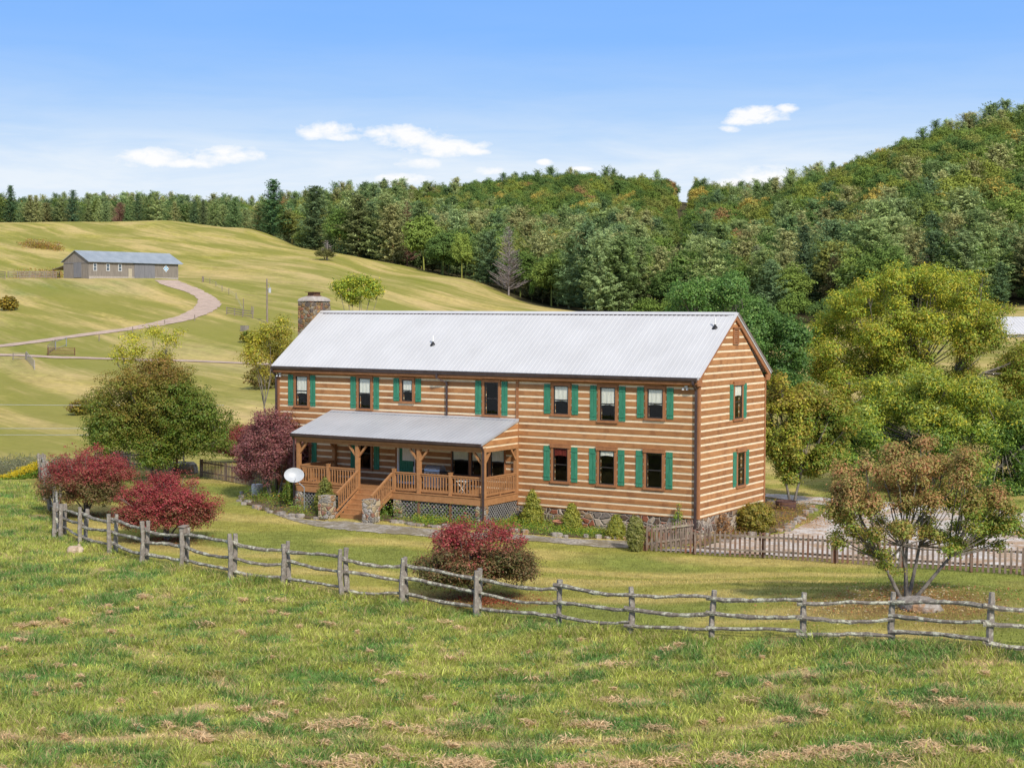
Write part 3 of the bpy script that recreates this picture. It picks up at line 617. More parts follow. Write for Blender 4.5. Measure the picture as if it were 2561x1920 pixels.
# porch
PXL, PXR, PY_, DZ = -19.42, -8.87, -2.87, .57
mb = ribbed(-19.57, -8.86, (-.02, 3.84), (-3.02, 2.95), .2286); pr_ = part(mb, 'porch_roof', M['porch_roof'], house)
mb = MB(); mb.hexa([(-19.57,-.20,3.80),(-8.86,-.20,3.80),(-8.86,-.006,3.862),(-19.57,-.006,3.862),(-19.57,-.20,3.822),(-8.86,-.20,3.822),(-8.86,-.006,3.885),(-19.57,-.006,3.885)])
for xr in (-19.585, -8.90): mb.hexa([(xr,-3.03,2.87),(xr+.05,-3.03,2.87),(xr+.05,-.03,3.76),(xr,-.03,3.76),(xr,-3.03,2.975),(xr+.05,-3.03,2.975),(xr+.05,-.03,3.865),(xr,-.03,3.865)])
mb.build('roof_trim', M['porch_roof'], pr_)
gutter(-19.56, -8.90, -3.02, 2.95)
mb = MB()   # beams
mb.box(-19.42, -8.87, -2.84, -2.68, 2.55, 2.77)
for x in (-19.42, -9.03): mb.box(x, x+.155, -2.68, -.02, 2.56, 2.70)
mb.box(-19.5, -8.9, -3.0, -2.975, 2.70, 2.90); part(mb, 'beam', M['deck'], house)
mb = MB()   # porch ends: log infill under the roof slope
for xo in (-8.885, -19.40):
    q = -.0; n = 8
    while True:
        for (z0, z1, lg) in ((SILL+.3*n, SILL+.3*n+.085, 0), (SILL+.3*n+.085, SILL+.3*n+.3, 1)):
            z0 = max(z0, 2.70); z1 = min(z1, 3.70)
            if z1 <= z0: continue
            mb.k = 0 if lg else 1; yl = lambda z: -2.98+max(0, (z-2.84))/.297
            a0, a1 = yl(z0), min(yl(z1), -.04)
            if a0 > -.1: continue
            e = .0 if lg else .02
            mb.hexa([(xo-.10+e,a0,z0),(xo-e,a0,z0),(xo-e,-.03,z0),(xo-.10+e,-.03,z0),(xo-.10+e,a1,z1),(xo-e,a1,z1),(xo-e,-.03,z1),(xo-.10+e,-.03,z1)])
        n += 1
        if SILL+.3*n > 3.7: break
part(mb, 'porch_gable', [M['log'], M['chink']], house)
for x, y in ((-19.33,-2.75),(-15.85,-2.75),(-12.39,-2.75),(-8.95,-2.75),(-8.95,-.10),(-19.33,-.10)):
    mb = MB(); mb.box(x-.085, x+.085, y-.085, y+.085, DZ+.002, 2.548)
    if y < -1:
        for sg in (-1, 1):
            if x+sg*.5 > -8.8 or x+sg*.5 < -19.5: continue
            mb.bar((x+sg*.06, y, 2.02), (x+sg*.50, y, 2.53), .09, .09, up=(0, 1, 0))
    if abs(x) > 19 or abs(x) < 9:
        sg = 1 if y < -1 else -1; mb.bar((x, y+sg*.06, 2.05), (x, y+sg*.46, 2.53), .09, .09, up=(1, 0, 0))
    part(mb, 'porch_post', M['deck'], house)
mb = MB(); nb = 20
for i in range(nb):
    y0 = PY_-.03+i*(2.86/nb); mb.box(PXL-.03, PXR+.03, y0, y0+2.86/nb-.006, DZ-.035, DZ)
part(mb, 'deck', M['deck'], house)
mb = MB(); mb.box(PXL, PXR, PY_, PY_+.04, .23, DZ-.037); mb.box(PXR-.04, PXR, PY_+.04, -.03, .23, DZ-.037); mb.box(PXL, PXL+.04, PY_+.04, -.03, .23, DZ-.037)
mb.box(PXL+.04, PXR-.04, PY_+.04, -.03, .30, .50); part(mb, 'deck_fascia', M['deck'], house)
def railing(p, q, zt0=1.44, zt1=1.44, zb0=.68, zb1=.68, step=.145):
    mb = MB(); p = Vector((*p, 0)); q = Vector((*q, 0)); U_ = Vector((0, 0, 1)); L_ = (q-p).length; n = max(int(L_/step), 2)
    mb.bar(p+U_*zt0, q+U_*zt1, .10, .05); mb.bar(p+U_*(zt0-.06), q+U_*(zt1-.06), .045, .07); mb.bar(p+U_*zb0, q+U_*zb1, .05, .08)
    for i in range(1, n):
        t = i/n; a = p.lerp(q, t); mb.bar(a+U_*(zb0*(1-t)+zb1*t+.03), a+U_*(zt0*(1-t)+zt1*t-.08), .042)
    if abs(zt0-zt1) < .01 and L_ > 2: a = p.lerp(q, .5); mb.box(a.x-.03, a.x+.03, a.y-.03, a.y+.03, DZ+.001, zb0-.041)
    return part(mb, 'railing', M['deck'], house)
def newel(x, y=-2.75, h=1.56, z=DZ+.002):
    mb = MB(); mb.box(x-.07, x+.07, y-.07, y+.07, z, h); mb.box(x-.085, x+.085, y-.085, y+.085, h, h+.03); part(mb, 'newel_post', M['deck'], house)
for x in (-17.57, -13.78, -10.69): newel(x)
for a, b in ((-19.24,-17.65),(-17.49,-15.94),(-13.70,-12.48),(-12.30,-10.77),(-10.61,-9.04)): railing((a, -2.75), (b, -2.75))
railing((-8.95, -2.66), (-8.95, -.19)); railing((-19.33, -2.66), (-19.33, -.19))
railing((-15.76, -2.85), (-15.76, -4.40), 1.40, .50, .62, -.28); railing((-13.82, -2.85), (-13.82, -4.40), 1.40, .50, .62, -.28)
mb = MB(); n = 6
for i in range(n):
    z = DZ-(i+1)*.198; y = PY_-.27*(i+1)
    if i < n-1: mb.box(-15.72, -13.86, y-.03, y+.26, z-.04, z)
    mb.box(-15.70, -13.88, y+.25, y+.268, z-.02, z+.157)
for x in (-15.74, -13.86): mb.hexa([(x,PY_-1.65,-.62),(x+.045,PY_-1.65,-.62),(x+.045,PY_-.0,.33),(x,PY_-.0,.33),(x,PY_-1.65,-.50),(x+.045,PY_-1.65,-.50),(x+.045,PY_-.0,.52),(x,PY_-.0,.52)])
part(mb, 'steps', M['deck'], house)
for x in (-16.35, -13.88):
    mb = MB(); blockwall(mb, x, x+.56, -4.98, -4.42, -.9, .42, 7, .02); part(mb, 'stone_pillar', M['pier_stone'], house)
for x in (-9.12, -13.55, -19.3):
    mb = MB(); blockwall(mb, x-.2, x+.22, -2.86, -2.46, -1.1, .225, 6, .02); part(mb, 'stone_pier', M['pier_stone'], house)
for x in (-12.39, -10.69, -17.5):
    mb = MB(); mb.box(x-.06, x+.06, -2.80, -2.70, -.9, .225); part(mb, 'deck_support', M['picket_post'], house)
M['lattice'] = mat_noise('lattice_white', (.19,.18,.17), (.28,.27,.26), (1,1,1), 4, .8)
def lattice(p, q, z0, z1, bow=0):
    mb = MB(); p = Vector(p); q = Vector(q); L_ = (q-p).length; H = z1-z0; d = (q-p).normalized(); nrm = Vector((d.y, -d.x, 0)); x = -H
    while x < L_:
        for sg in (1, -1):
            s0, s1 = max(0, x), min(L_, x+H)
            if s1-s0 < .04: continue
            ta, tb = (s0-x), (s1-x)
            za, zb = (z0+ta, z0+tb) if sg > 0 else (z1-ta, z1-tb)
            a = p+d*s0+nrm*(.006*sg); b = p+d*s1+nrm*(.006*sg); mb.bar((a.x, a.y, za), (b.x, b.y, zb), .011, .036, up=tuple(d.cross(Vector((0,0,1)))) if False else (0,0,1))
        x += .19
    part(mb, 'lattice', M['lattice'], house)
for a, b in ((-19.0,-17.58),(-17.42,-16.2),(-13.30,-12.47),(-12.31,-10.77),(-10.61,-9.36)): lattice((a,-2.78,0), (b,-2.78,0), -.75, .22)
lattice((-8.93,-2.44,0), (-8.93,-.05,0), -.95, .22)
mb = MB(); mb.box(-19.3, -9.0, -2.0, -1.95, -1.2, .28); mb.box(-9.3, -9.25, -2.4, -.1, -1.2, .28); part(mb, 'crawl_shade_sheet', M['black'], house)  # added black sheets behind the lattice, standing in for the shade under the deck
# front door
x0, x1, z0, z1 = DOOR; mb = MB()
for a in ((x0, x0+.09, z0, z1), (x1-.09, x1, z0, z1), (x0+.09, x1-.09, z1-.09, z1), (x0+.09, x1-.09, z0, z0+.10)): fbox(mb, FR, a[0], a[1], -.06, .035, a[2], a[3])
door = part(mb, 'door', M['white'], house)
mb = MB(); fbox(mb, FR, x0+.09, x1-.09, -.09, -.05, z0+.10, z1-.09)
for i in range(7): fbox(mb, FR, x0+.16+i*.105, x0+.23+i*.105, -.05, -.03, z0+.2, z0+1.0)
mb.build('door_leaf', M['shutter'], door)
mb = MB(); fbox(mb, FR, x0+.26, x1-.16, -.05, -.035, z0+1.08, z1-.16); mb.build('pane', M['curtain'], door)
mb = MB(); fbox(mb, FR, x1-.075, x1-.045, .035, .07, 1.42, 1.66); mb.build('handle', M['black'], door)
mb = MB()
for xx in (x0-.12, x1): fbox(mb, FR, xx, xx+.12, 0, .03, z0, z1+.1)
part(mb, 'door_casing', M['trim'], house)
# flood lights on the corners
for x, sgn in ((-L+.12, 1), (-.62, 1)):
    mb = MB(); mb.box(x-.03, x+.1, -.06, -.012, 5.50, 5.60)
    for dx in (-.06, .13):
        mb.lathe([(.0, 0), (.035, .0), (.06, -.10), (.0, -.105)], 10, (x+dx, -.13, 5.52))
    part(mb, 'floodlight', M['white'], house)
# ------------------------------------------------------------------ things on and by the porch
p = onY(1088, 1205, -1.15); gx = p[0]
gr = empty('gas_grill', (gx, -1.15, DZ), label='grey gas grill with side shelf standing on the porch behind the railing', cat='grill')
def lpart(mb, name, mat, parent, **k): return mb.build(name, mat, parent, **k)     # local coordinates
mb = MB(); mb.box(-.42, .42, -.27, .27, .10, .82); mb.box(-.40, .40, -.29, -.272, .14, .60); lpart(mb, 'cabinet', M['steel'], gr)
mb = MB(); vs = []; n = 9
for x in (-.42, .42):
    for k in range(n): a = math.pi*k/(n-1); vs.append((x, -.27*math.cos(a), .84+.27*math.sin(a)))
mb.add(vs, [(k, k+1, n+k+1, n+k) for k in range(n-1)]+[tuple(range(n)), tuple(range(n, 2*n))[::-1], (0, n, 2*n-1, n-1)]); mb.bar((-.3, -.31, .97), (.3, -.31, .97), .03); lid = lpart(mb, 'lid', M['steel'], gr)
for sg in (-1, 1):
    mb = MB(); mb.box(min(sg*.43, sg*.80), max(sg*.43, sg*.80), -.24, .24, .79, .84); lpart(mb, 'side_shelf', M['black'], gr)
for i in range(4):
    mb = MB(); mb.tube([(-.27+i*.18, -.275, .73), (-.27+i*.18, -.315, .73)], .035, 10); lpart(mb, 'knob', M['black'], gr)
for x in (-.36, .36):
    for y in (-.2, .2):
        mb = MB(); mb.tube([(x-.02, y, .05), (x+.02, y, .05)], .05, 10); lpart(mb, 'wheel', M['black'], gr)
p = onY(1160, 1220, -1.9)
tb = empty('folding_table', (p[0], -1.9, DZ), label='small pale folding table with crossed legs on the porch deck', cat='table')
mb = MB(); mb.box(-.27, .27, -.2, .2, .56, .59); lpart(mb, 'tabletop', M['curtain'], tb)
for y in (-.17, .17):
    for sg in (-1, 1): mb = MB(); mb.bar((-.24*sg, y+.012*sg, .0), (.24*sg, y+.012*sg, .56), .03, .02); lpart(mb, 'leg', M['curtain'], tb)
# satellite dish on its mast
c = at(735.5, 1188, 71.6); zb = -.62
sd = empty('satellite_dish', (c[0]+.30, c[1]+.25, zb), label='grey satellite dish on a mast at the left corner of the porch', cat='satellite dish')
T3 = Vector((c[0], c[1], c[2])); base = Vector((c[0]+.42, c[1]+.22, zb)); nrm = Vector((.62, -.68, .42)).normalized()
ax = nrm.cross(Vector((0,0,1))).normalized(); ay = ax.cross(nrm)
vs = []; fs = []; nr = 7; nk = 28
for i in range(nr):
    r_ = i/(nr-1)
    for k in range(nk):
        a = 2*math.pi*k/nk; q = T3+ax*(.46*r_*math.cos(a))+ay*(.36*r_*math.sin(a))+nrm*(.10*r_*r_-.07); vs.append(q)
fs = [(i*nk+k, i*nk+(k+1) % nk, (i+1)*nk+(k+1) % nk, (i+1)*nk+k) for i in range(nr-1) for k in range(nk)]
vs2 = [v-nrm*.012 for v in vs]; mb = MB(); mb.add(vs+vs2, fs+[tuple(j+len(vs) for j in f[::-1]) for f in fs]+[((nr-1)*nk+k, (nr-1)*nk+(k+1) % nk, len(vs)+(nr-1)*nk+(k+1) % nk, len(vs)+(nr-1)*nk+k) for k in range(nk)])
part(mb, 'reflector', M['dish'], sd)
mb = MB(); mb.tube([base, base+Vector((0, 0, 1.15)), T3-nrm*.10+Vector((0, 0, -.12)), T3-nrm*.09], .03, 8); part(mb, 'mast', M['steel'], sd)
lnb = T3-ay*.36+nrm*.48+ax*(-.05); mb = MB(); mb.tube([T3-ay*.30-nrm*.05, lnb], .016, 6); part(mb, 'arm', M['steel'], sd)
mb = MB(); mb.tube([lnb, lnb+(T3-lnb).normalized()*.09], .03, 8); part(mb, 'feed_horn', M['dish'], sd)
# terracotta urn and half barrel, white drum
def lathe_thing(name, mat, prof, p, **k):
    mb = MB(); mb.lathe(prof, 24); o = mb.build(name, mat, smooth=True, **k); o.location = p; return o
p = np.array(onY(1402, 1322, -.95)); p[2] = zg(p[0], p[1])
u = lathe_thing('planter_urn', M['terracotta'], [(0,0),(.16,0),(.15,.04),(.08,.07),(.07,.13),(.17,.18),(.30,.28),(.33,.36),(.37,.38),(.36,.42),(.31,.41),(.27,.34),(0,.33)], Vector(p), label='wide terracotta urn standing in the bed between two conical shrubs', cat='urn')
p = g(1965, 1277)
u = empty('planter_barrel', Vector(p), label='dark half barrel planter below the bushy tree right of the house', cat='planter')
mb = MB(); mb.lathe([(0,0),(.42,0),(.50,.25),(.50,.5),(.46,.5),(.44,.42),(0,.42)], 20); lpart(mb, 'tub', mat_noise('barrel_wood', (.07,.035,.03), (.13,.07,.055), (1,1,.4), 6, .9), u)
for z, r_ in ((.10, .47), (.38, .515)): mb = MB(); mb.lathe([(r_-.03, z), (r_, z), (r_, z+.05), (r_-.03, z+.05)], 20); lpart(mb, 'hoop', M['rust'], u)
p = g(643, 1240)
lathe_thing('white_drum', M['white'], [(0,0),(.27,0),(.28,.02),(.28,.58),(.26,.60),(.0,.60)], Vector(p), label='white plastic drum standing below the purple tree by the house', cat='drum')
# ------------------------------------------------------------------ split rail fence
sf_p = g(1009, 1509)
sf = empty('split_rail_fence', Vector(sf_p), label='weathered split rail fence with lichen covered rails curving round the lawn', cat='fence')
def rustic(mb, a, b, r0, r1, n=9, wob=.03, sag=0, sides=7, rseed=None):
    a = Vector(a); b = Vector(b); pts = []; rr = []; d = (b-a).normalized(); s_ = d.cross(Vector((0,0,1))) if abs(d.z) < .9 else Vector((1,0,0))
    ph = random.uniform(0, 6); ph2 = random.uniform(0, 6)
    for i in range(n):
        t = i/(n-1); p = a.lerp(b, t)
        w = math.sin(t*math.pi*1.7+ph)*wob*.9+random.uniform(-1, 1)*wob*.42*(0 < i < n-1)
        p += Vector((0,0,1))*(w-sag*4*t*(1-t)) if abs(d.z) < .9 else s_*w*.6
        p += s_*math.sin(t*5+ph2)*wob*.6; pts.append(p); rr.append((r0*(1-t)+r1*t)*random.uniform(.82, 1.18))
    mb.tube(pts, rr, sides)
posts = []
for px, top, b, pair in FPOST:
    p = g(px, b); d = depth(p); h = (b-top)*d/F*1.0; posts.append((p, h, pair))
pre = []
for px, d in FENCE[1:]:
    p = gd(px, d); pre.append((p, 1.5, 1))
posts = pre+posts
r1_ = gd(2722, _fd[2468]-.6); r1_[2] = zg(r1_[0], r1_[1]); posts.append((r1_, 1.45, 0))
for i, (p, h, pair) in enumerate(posts):
    nx = posts[min(i+1, len(posts)-1)][0]; pv = posts[max(i-1, 0)][0]; t = Vector(nx-pv); t.z = 0; t.normalize(); nrm = Vector((-t.y, t.x, 0))
    for s_ in ((-1, 1) if pair else (-1,)):
        mb = MB(); q = Vector(p)+nrm*(.11*s_)*(-1)+t*random.uniform(-.05, .05); hh = h*random.uniform(.95, 1.03)
        lean = Vector((random.uniform(-.05, .05), random.uniform(-.05, .05), 0))
        mb2 = MB(); rustic(mb2, q-Vector((0,0,.25)), q+lean+Vector((0,0,hh)), .092, .076, 8, .03, 0, 6); part(mb2, 'post', M['lichen_post'], sf)
for i in range(len(posts)-1):
    (p, h, k1), (q, h2, k2) = posts[i], posts[i+1]; t = Vector(q-p); t.z = 0; L_ = t.length; t.normalize(); nrm = Vector((-t.y, t.x, 0))
    for k, f in enumerate((.80, .50, .20)):
        z1 = p[2]+h*(f+random.uniform(-.03, .03)); z2 = q[2]+h2*(f+random.uniform(-.03, .03)); ex = random.uniform(.08, .28) if L_ > 3 else .1
        a = Vector((p[0], p[1], z1+.03*(i % 2)))-t*ex; b = Vector((q[0], q[1], z2+.03*(i % 2)))+t*ex*.6
        mb = MB(); rustic(mb, a, b, random.uniform(.052, .072), random.uniform(.044, .060), 12, .035, random.uniform(.0, .07), 6); part(mb, 'rail', M['lichen_rail'], sf)
# the bird box between the doubled posts
p, h, _ = posts[len(pre)+5]
bb = MB(); bb.box(-.10, .10, -.09, .09, 0, .20); bb.hexa([(-.14,-.14,.20),(.14,-.14,.20),(.14,.14,.24),(-.14,.14,.24),(-.14,-.14,.225),(.14,-.14,.225),(.14,.14,.265),(-.14,.14,.265)])
o = bb.build('bird_box', M['pole'], label='small grey bird box on top of a doubled fence post', cat='bird box'); o.location = Vector((p[0], p[1], p[2]+h*.86))
# ------------------------------------------------------------------ picket fences
def picket_fence(pts, spacing, h, posts_at, label, pw=.085, side=-1, pre_posts=True):
    """pts ground points; rails on the viewer's side"""
    root = empty('picket_fence', Vector(pts[0]), label=label, cat='fence', group='picket fences round the yard')
    seg = []; tot = 0
    for a, b in zip(pts[:-1], pts[1:]): l = np.linalg.norm((b-a)[:2]); seg.append((tot, l, a, b)); tot += l
    def P(s_):
        for t0, l, a, b in seg:
            if s_ <= t0+l+1e-6: break
        u = min(max((s_-t0)/l, 0), 1); q = a*(1-u)+b*u; q[2] = zg(q[0], q[1]); dr = (b-a)[:2]/l; return Vector(q), Vector((dr[0], dr[1], 0))
    s_ = spacing*.5
    while s_ < tot:
        q, t = P(s_); n_ = Vector((t.y, -t.x, 0))*side; hh = h*random.uniform(.96, 1.02); w = pw/2; q = q+n_*(-.02); tl = random.uniform(-.02, .02)
        prof = [(-w, .05), (w, .05), (w, hh-.14), (w*.45, hh-.10), (w*.9, hh-.055), (0, hh), (-w*.9, hh-.055), (-w*.45, hh-.10), (-w, hh-.14)]
        vs = [q+t*(a+tl*z)+n_*o_+Vector((0,0,z)) for o_ in (0, -.022) for a, z in prof]; n = len(prof)
        mb = MB(); mb.add(vs, [tuple(range(n)), tuple(range(n, 2*n))[::-1]]+[(i, n+i, n+(i+1) % n, (i+1) % n) for i in range(n)]); part(mb, 'picket', M['picket'], root); s_ += spacing
    ns = max(int(tot/2.6), 1)
    for z in (h*.28, h*.80):
        for i in range(ns):
            a, t = P(tot*i/ns); b, _ = P(tot*(i+1)/ns); n_ = Vector((t.y, -t.x, 0))*side
            mb = MB(); mb.bar(a+n_*.028+Vector((0,0,z)), b+n_*.028+Vector((0,0,z)), .045, .08); part(mb, 'rail', M['picket_rail'], root)
    for f in posts_at:
        a, t = P(f*tot); n_ = Vector((t.y, -t.x, 0))*side
        mb = MB(); mb.hexa([a+t*x+n_*y+Vector((0,0,z)) for z in (-.2, h*.93) for x, y in ((-.06,.052),(.06,.052),(.06,.16),(-.06,.16))]); part(mb, 'post', M['picket_post'], root)
    return root
A = [g(x, y) for x, y in ((1612,1378),(1735,1387),(1908,1396),(2085,1409),(2256,1420),(2428,1431),(2561,1439),(2760,1452))]
tot = sum(np.linalg.norm((b-a)[:2]) for a, b in zip(A[:-1], A[1:])); cum = 0; fr_ = [0.0]
for a, b in zip(A[:-1], A[1:]): cum += np.linalg.norm((b-a)[:2]); fr_.append(cum/tot)
picket_fence(A, .2, 1.08, fr_[:-1], 'long brown picket fence running from the corner of the lawn past the gravel drive')
Bp = [g(1612, 1376)+np.array([.1, .15, 0]), np.array([-.12, -.22, 0.])]; Bp[1][2] = zg(*Bp[1][:2])
picket_fence(Bp, .14, 1.05, (), 'short grey picket fence closing the gap to the front corner of the house', side=1)
Cp = [g(500, 1192), g(562, 1203), g(630, 1216), g(690, 1226)]
picket_fence(Cp, .17, 1.05, (0, .33, .68, 1), 'greyish picket fence left of the purple tree, beyond the lawn')
Dp = [g(270, 1166), g(325, 1172), g(438, 1188)]
picket_fence(Dp, .19, 1.05, (.32, 1), 'weathered picket fence behind the trunks of the spreading green tree')
# ------------------------------------------------------------------ rocks
def rock(name, p, sx, sy, sz, seed, mat, **k):
    mb = MB(); nu, nv = 18, 9; vs = []; r0 = np.random.default_rng(seed); ph = r0.uniform(0, 6, 6)
    for j in range(nv+1):
        v = math.pi*j/nv
        for i in range(nu):
            a = 2*math.pi*i/nu; q = 1+.14*math.sin(2*a+ph[0])+.10*math.sin(3*a+ph[1]+v*2)+.07*math.sin(5*a+ph[2]+3*v)+.05*r0.uniform(-1, 1)
            z = math.cos(v); z = max(min(z*1.25, .82+.05*math.sin(a*2+ph[3])), -.8)
            vs.append((sx*q*math.sin(v)*math.cos(a), sy*q*math.sin(v)*math.sin(a), sz*z+sz*.35))
    mb.add(vs, [(j*nu+i, j*nu+(i+1) % nu, (j+1)*nu+(i+1) % nu, (j+1)*nu+i) for j in range(nv) for i in range(nu)])
    o = mb.build(name, mat, **k); o.location = Vector(p); o.rotation_euler = (0, 0, r0.uniform(0, 3)); return o
rk = rock('boulder', g(2300, 1525), 1.0*.58, .44, .30, 3, M['rock'], label='large flat boulder with an orange patch below the reddish tree by the rail fence', cat='boulder'); rk.rotation_euler = (0, 0, -.35)
M['tanrock'] = mat_noise('tan_rock', (.38,.27,.18), (.62,.50,.38), (1,1,1), 3, .95, bs=.7)
rock('rock', g(187, 1381), .30, .25, .20, 8, M['tanrock'], label='pale tan rock lying in the rough grass outside the fence', cat='rock')
rock('rock', g(198, 1366), .09, .08, .08, 9, M['tanrock'], label='small pale stone just behind the tan rock in the grass', cat='rock')
rock('boulder', g(462, 1183), .75, .5, .55, 12, M['rock'], label='mossy grey boulder in the gap between the two far picket fences', cat='boulder')
# stones edging the beds
def edging(D, sel, name, label):
    k = 0; out = []
    for a in D[sel]:
        if rng.random() < .25: continue
        p = (a[0]+rng.normal(0, .06), a[1]+rng.normal(0, .06)); s_ = rng.uniform(.12, .30)
        out.append(((p[0], p[1], zg(*p)+.02), s_, rng.uniform(.7, 1.4)*s_*.6, .10*rng.uniform(.6, 1.4)))
    mb = MB()
    for p, sx, sy, sz in out:
        a0 = rng.uniform(0, 6); vs = []
        for z, q in ((-.05, 1), (sz, 1), (sz*1.25, .7)):
            for i in range(6): a = a0+i*math.pi/3+rng.uniform(-.2, .2); vs.append((p[0]+sx*q*math.cos(a), p[1]+sy*q*math.sin(a), p[2]+z))
        mb.add(vs, [(j*6+i, j*6+(i+1) % 6, (j+1)*6+(i+1) % 6, (j+1)*6+i) for j in range(2) for i in range(6)]+[(12,13,14,15,16,17)])
    return mb.build(name, M['rock'], label=label, cat='edging stones', kind='stuff')
def near_pix(D, test): 
    q = [i for i, a in enumerate(D) if test(*pix((a[0], a[1], float(zg(a[0], a[1])))))]; return np.array(q)
s1 = near_pix(BED1, lambda x, y: x < 845 and y > 1236+(x-600)*.12 or x < 640); edging(BED1, s1, 'edging_stones', 'flat stones edging the curved flower bed left of the steps')
s2 = near_pix(BED2, lambda x, y: x > 935 and y > 1296+(x-940)*.065); edging(BED2, s2, 'edging_stones', 'flat stones edging the long bed below the porch and house wall')
s3 = near_pix(BED3, lambda x, y: x > 1800); edging(BED3, s3, 'edging_stones', 'grey stones edging the bed beside the gravel drive')
# ------------------------------------------------------------------ barn and its yard
bp = at(222, 698.4, 322.5); BZ = 14.92
az = YA+math.atan2(.81, .59)-0   # heading of the long front
rtv = np.array([cya, -sya]); fwv = np.array([sya, cya])
fr2 = rtv*.646+fwv*.764
barn = empty('barn', (bp[0], bp[1], BZ), math.atan2(fr2[1], fr2[0]), label='long grey board barn with pale metal roof on the hillside', cat='barn')
BL, BW, BH, BR = 22.9, 9.0, 3.45, 2.15
mb = MB(); mb.hexa([(0,0,-.5),(BL,0,-.5),(BL,BW,-.5),(0,BW,-.5),(0,0,BH),(BL,0,BH),(BL,BW,BH),(0,BW,BH)])
for x in (0, BL): mb.add([(x,0,BH),(x,BW,BH),(x,BW/2,BH+BR)], [(0,1,2)])
n = int(BL/.3)
for i in range(n): mb.box(i*.3+.12, i*.3+.16, -.02, -.001, .35, BH)
for i in range(int(BW/.3)): mb.box(-.02, -.001, i*.3+.12, i*.3+.16, .1, BH)
lpart(mb, 'wall', M['barnwood'], barn)
mb = MB(); mb.box(.02, BL-.02, -.03, -.021, -.3, .34); lpart(mb, 'footing', M['concrete'], barn)
def rib2(x0, x1, y0, z0, y1, z1, pitch=.45):
    xs = []; x = x0
    while x < x1-.1: xs += [(x, 0), (x+pitch-.10, 0), (x+pitch-.07, .04), (x+pitch-.03, .04)]; x += pitch
    xs.append((x1, 0)); mb = MB(); vs = [(x, y, z+o) for x, o in xs for y, z in ((y0, z0), (y1, z1))]; n = len(xs)
    mb.add(vs, [(2*i, 2*i+1, 2*i+3, 2*i+2) for i in range(n-1)])
    mb.hexa([(x0,y0,z0-.10),(x1,y0,z0-.10),(x1,y1,z1-.10),(x0,y1,z1-.10),(x0,y0,z0-.01),(x1,y0,z0-.01),(x1,y1,z1-.01),(x0,y1,z1-.01)]); return mb
k_ = BR/(BW/2); mb = rib2(-.35, BL+.7, BW/2, BH+BR+.12, -.55, BH+.12-.55*k_); m2 = rib2(-.35, BL+.7, BW/2, BH+BR+.12, BW+.5, BH+.12-.5*k_); mb.add(m2.v, m2.f); lpart(mb, 'roof', M['barn_roof'], barn)
for x in (1.13, 4.3, 7.3):
    mb = MB()
    for a in ((x-.05,x+.04,1.45,2.95),(x+.76,x+.85,1.45,2.95),(x+.04,x+.76,1.45,1.54),(x+.04,x+.76,2.86,2.95),(x+.04,x+.76,2.17,2.23)): mb.box(a[0], a[1], -.07, -.021, a[2], a[3])
    w_ = lpart(mb, 'window', M['white'], barn); mb = MB(); mb.box(x+.04, x+.76, -.035, -.022, 1.54, 2.86); mb.build('pane', mat_noise('barn_window_glass', (.06,.08,.10), (.14,.17,.20), (1,1,1), 3, .15, spec=.8) if x < 2 else bpy.data.materials['barn_window_glass'], w_)
mb = MB(); mb.box(9.85, 10.75, -.06, -.021, .0, 2.05); lpart(mb, 'door', mat_noise('barn_small_door', (.40,.35,.25), (.48,.42,.31), (1,1,1), 3, .8), barn)
for x in (11.35, 14.0):
    mb = MB(); mb.box(x, x+2.6, -.10, -.03, .05, 3.05)
    for i in range(8): mb.box(x+.3*i+.14, x+.3*i+.18, -.115, -.101, .05, 3.05)
    lpart(mb, 'sliding_door', M['barndoor'], barn)
mb = MB(); mb.box(11.1, 16.9, -.12, -.03, 3.06, 3.16); lpart(mb, 'door_track', M['black'], barn)
mb = MB(); mb.box(-.10, -.03, 2.5, 5.2, .05, 3.05); lpart(mb, 'sliding_door', M['barndoor'], barn)
mb = MB(); mb.box(-.13, -.11, .3, BW-.4, 3.08, 3.18); lpart(mb, 'door_track', M['barndoor'], barn)
mb = MB()   # quilt square: blue and white eight pointed cross
cx_, cz_ = 19.6, 2.25
def dia(x, z, a, b, r=0): 
    c, s_ = math.cos(r), math.sin(r); P4 = [(a, 0), (0, b), (-a, 0), (0, -b)]; return [(x+u*c-v*s_, z+u*s_+v*c) for u, v in P4]
def flat(mb, poly, y0, y1): 
    n = len(poly); mb.add([(x, y0, z) for x, z in poly]+[(x, y1, z) for x, z in poly], [tuple(range(n)), tuple(range(n, 2*n))[::-1]]+[(i, (i+1) % n, n+(i+1) % n, n+i) for i in range(n)])
flat(mb, dia(cx_, cz_, .78, .78), -.05, -.021); q_ = lpart(mb, 'quilt_sign', M['white'], barn)
mb = MB()
for k in range(4): a = k*math.pi/2; flat(mb, dia(cx_+.42*math.cos(a), cz_+.42*math.sin(a), .22, .22), -.06, -.051); a += math.pi/4; flat(mb, dia(cx_+.2*math.cos(a), cz_+.2*math.sin(a), .15, .10, a), -.06, -.051)
mb.build('quilt_pattern', M['quilt'], q_)
mb = MB(); mb.hexa([(.0,BW,2.55),(BL,BW,2.55),(BL,BW+4.2,1.75),(0,BW+4.2,1.75),(0,BW,2.65),(BL,BW,2.65),(BL,BW+4.2,1.85),(0,BW+4.2,1.85)]); lpart(mb, 'lean_to_roof', M['barnwood'], barn)
for x in (.1, 5, 10): mb = MB(); mb.box(x, x+.16, BW+4.0, BW+4.16, -.3, 1.75); lpart(mb, 'lean_to_post', M['pole'], barn)
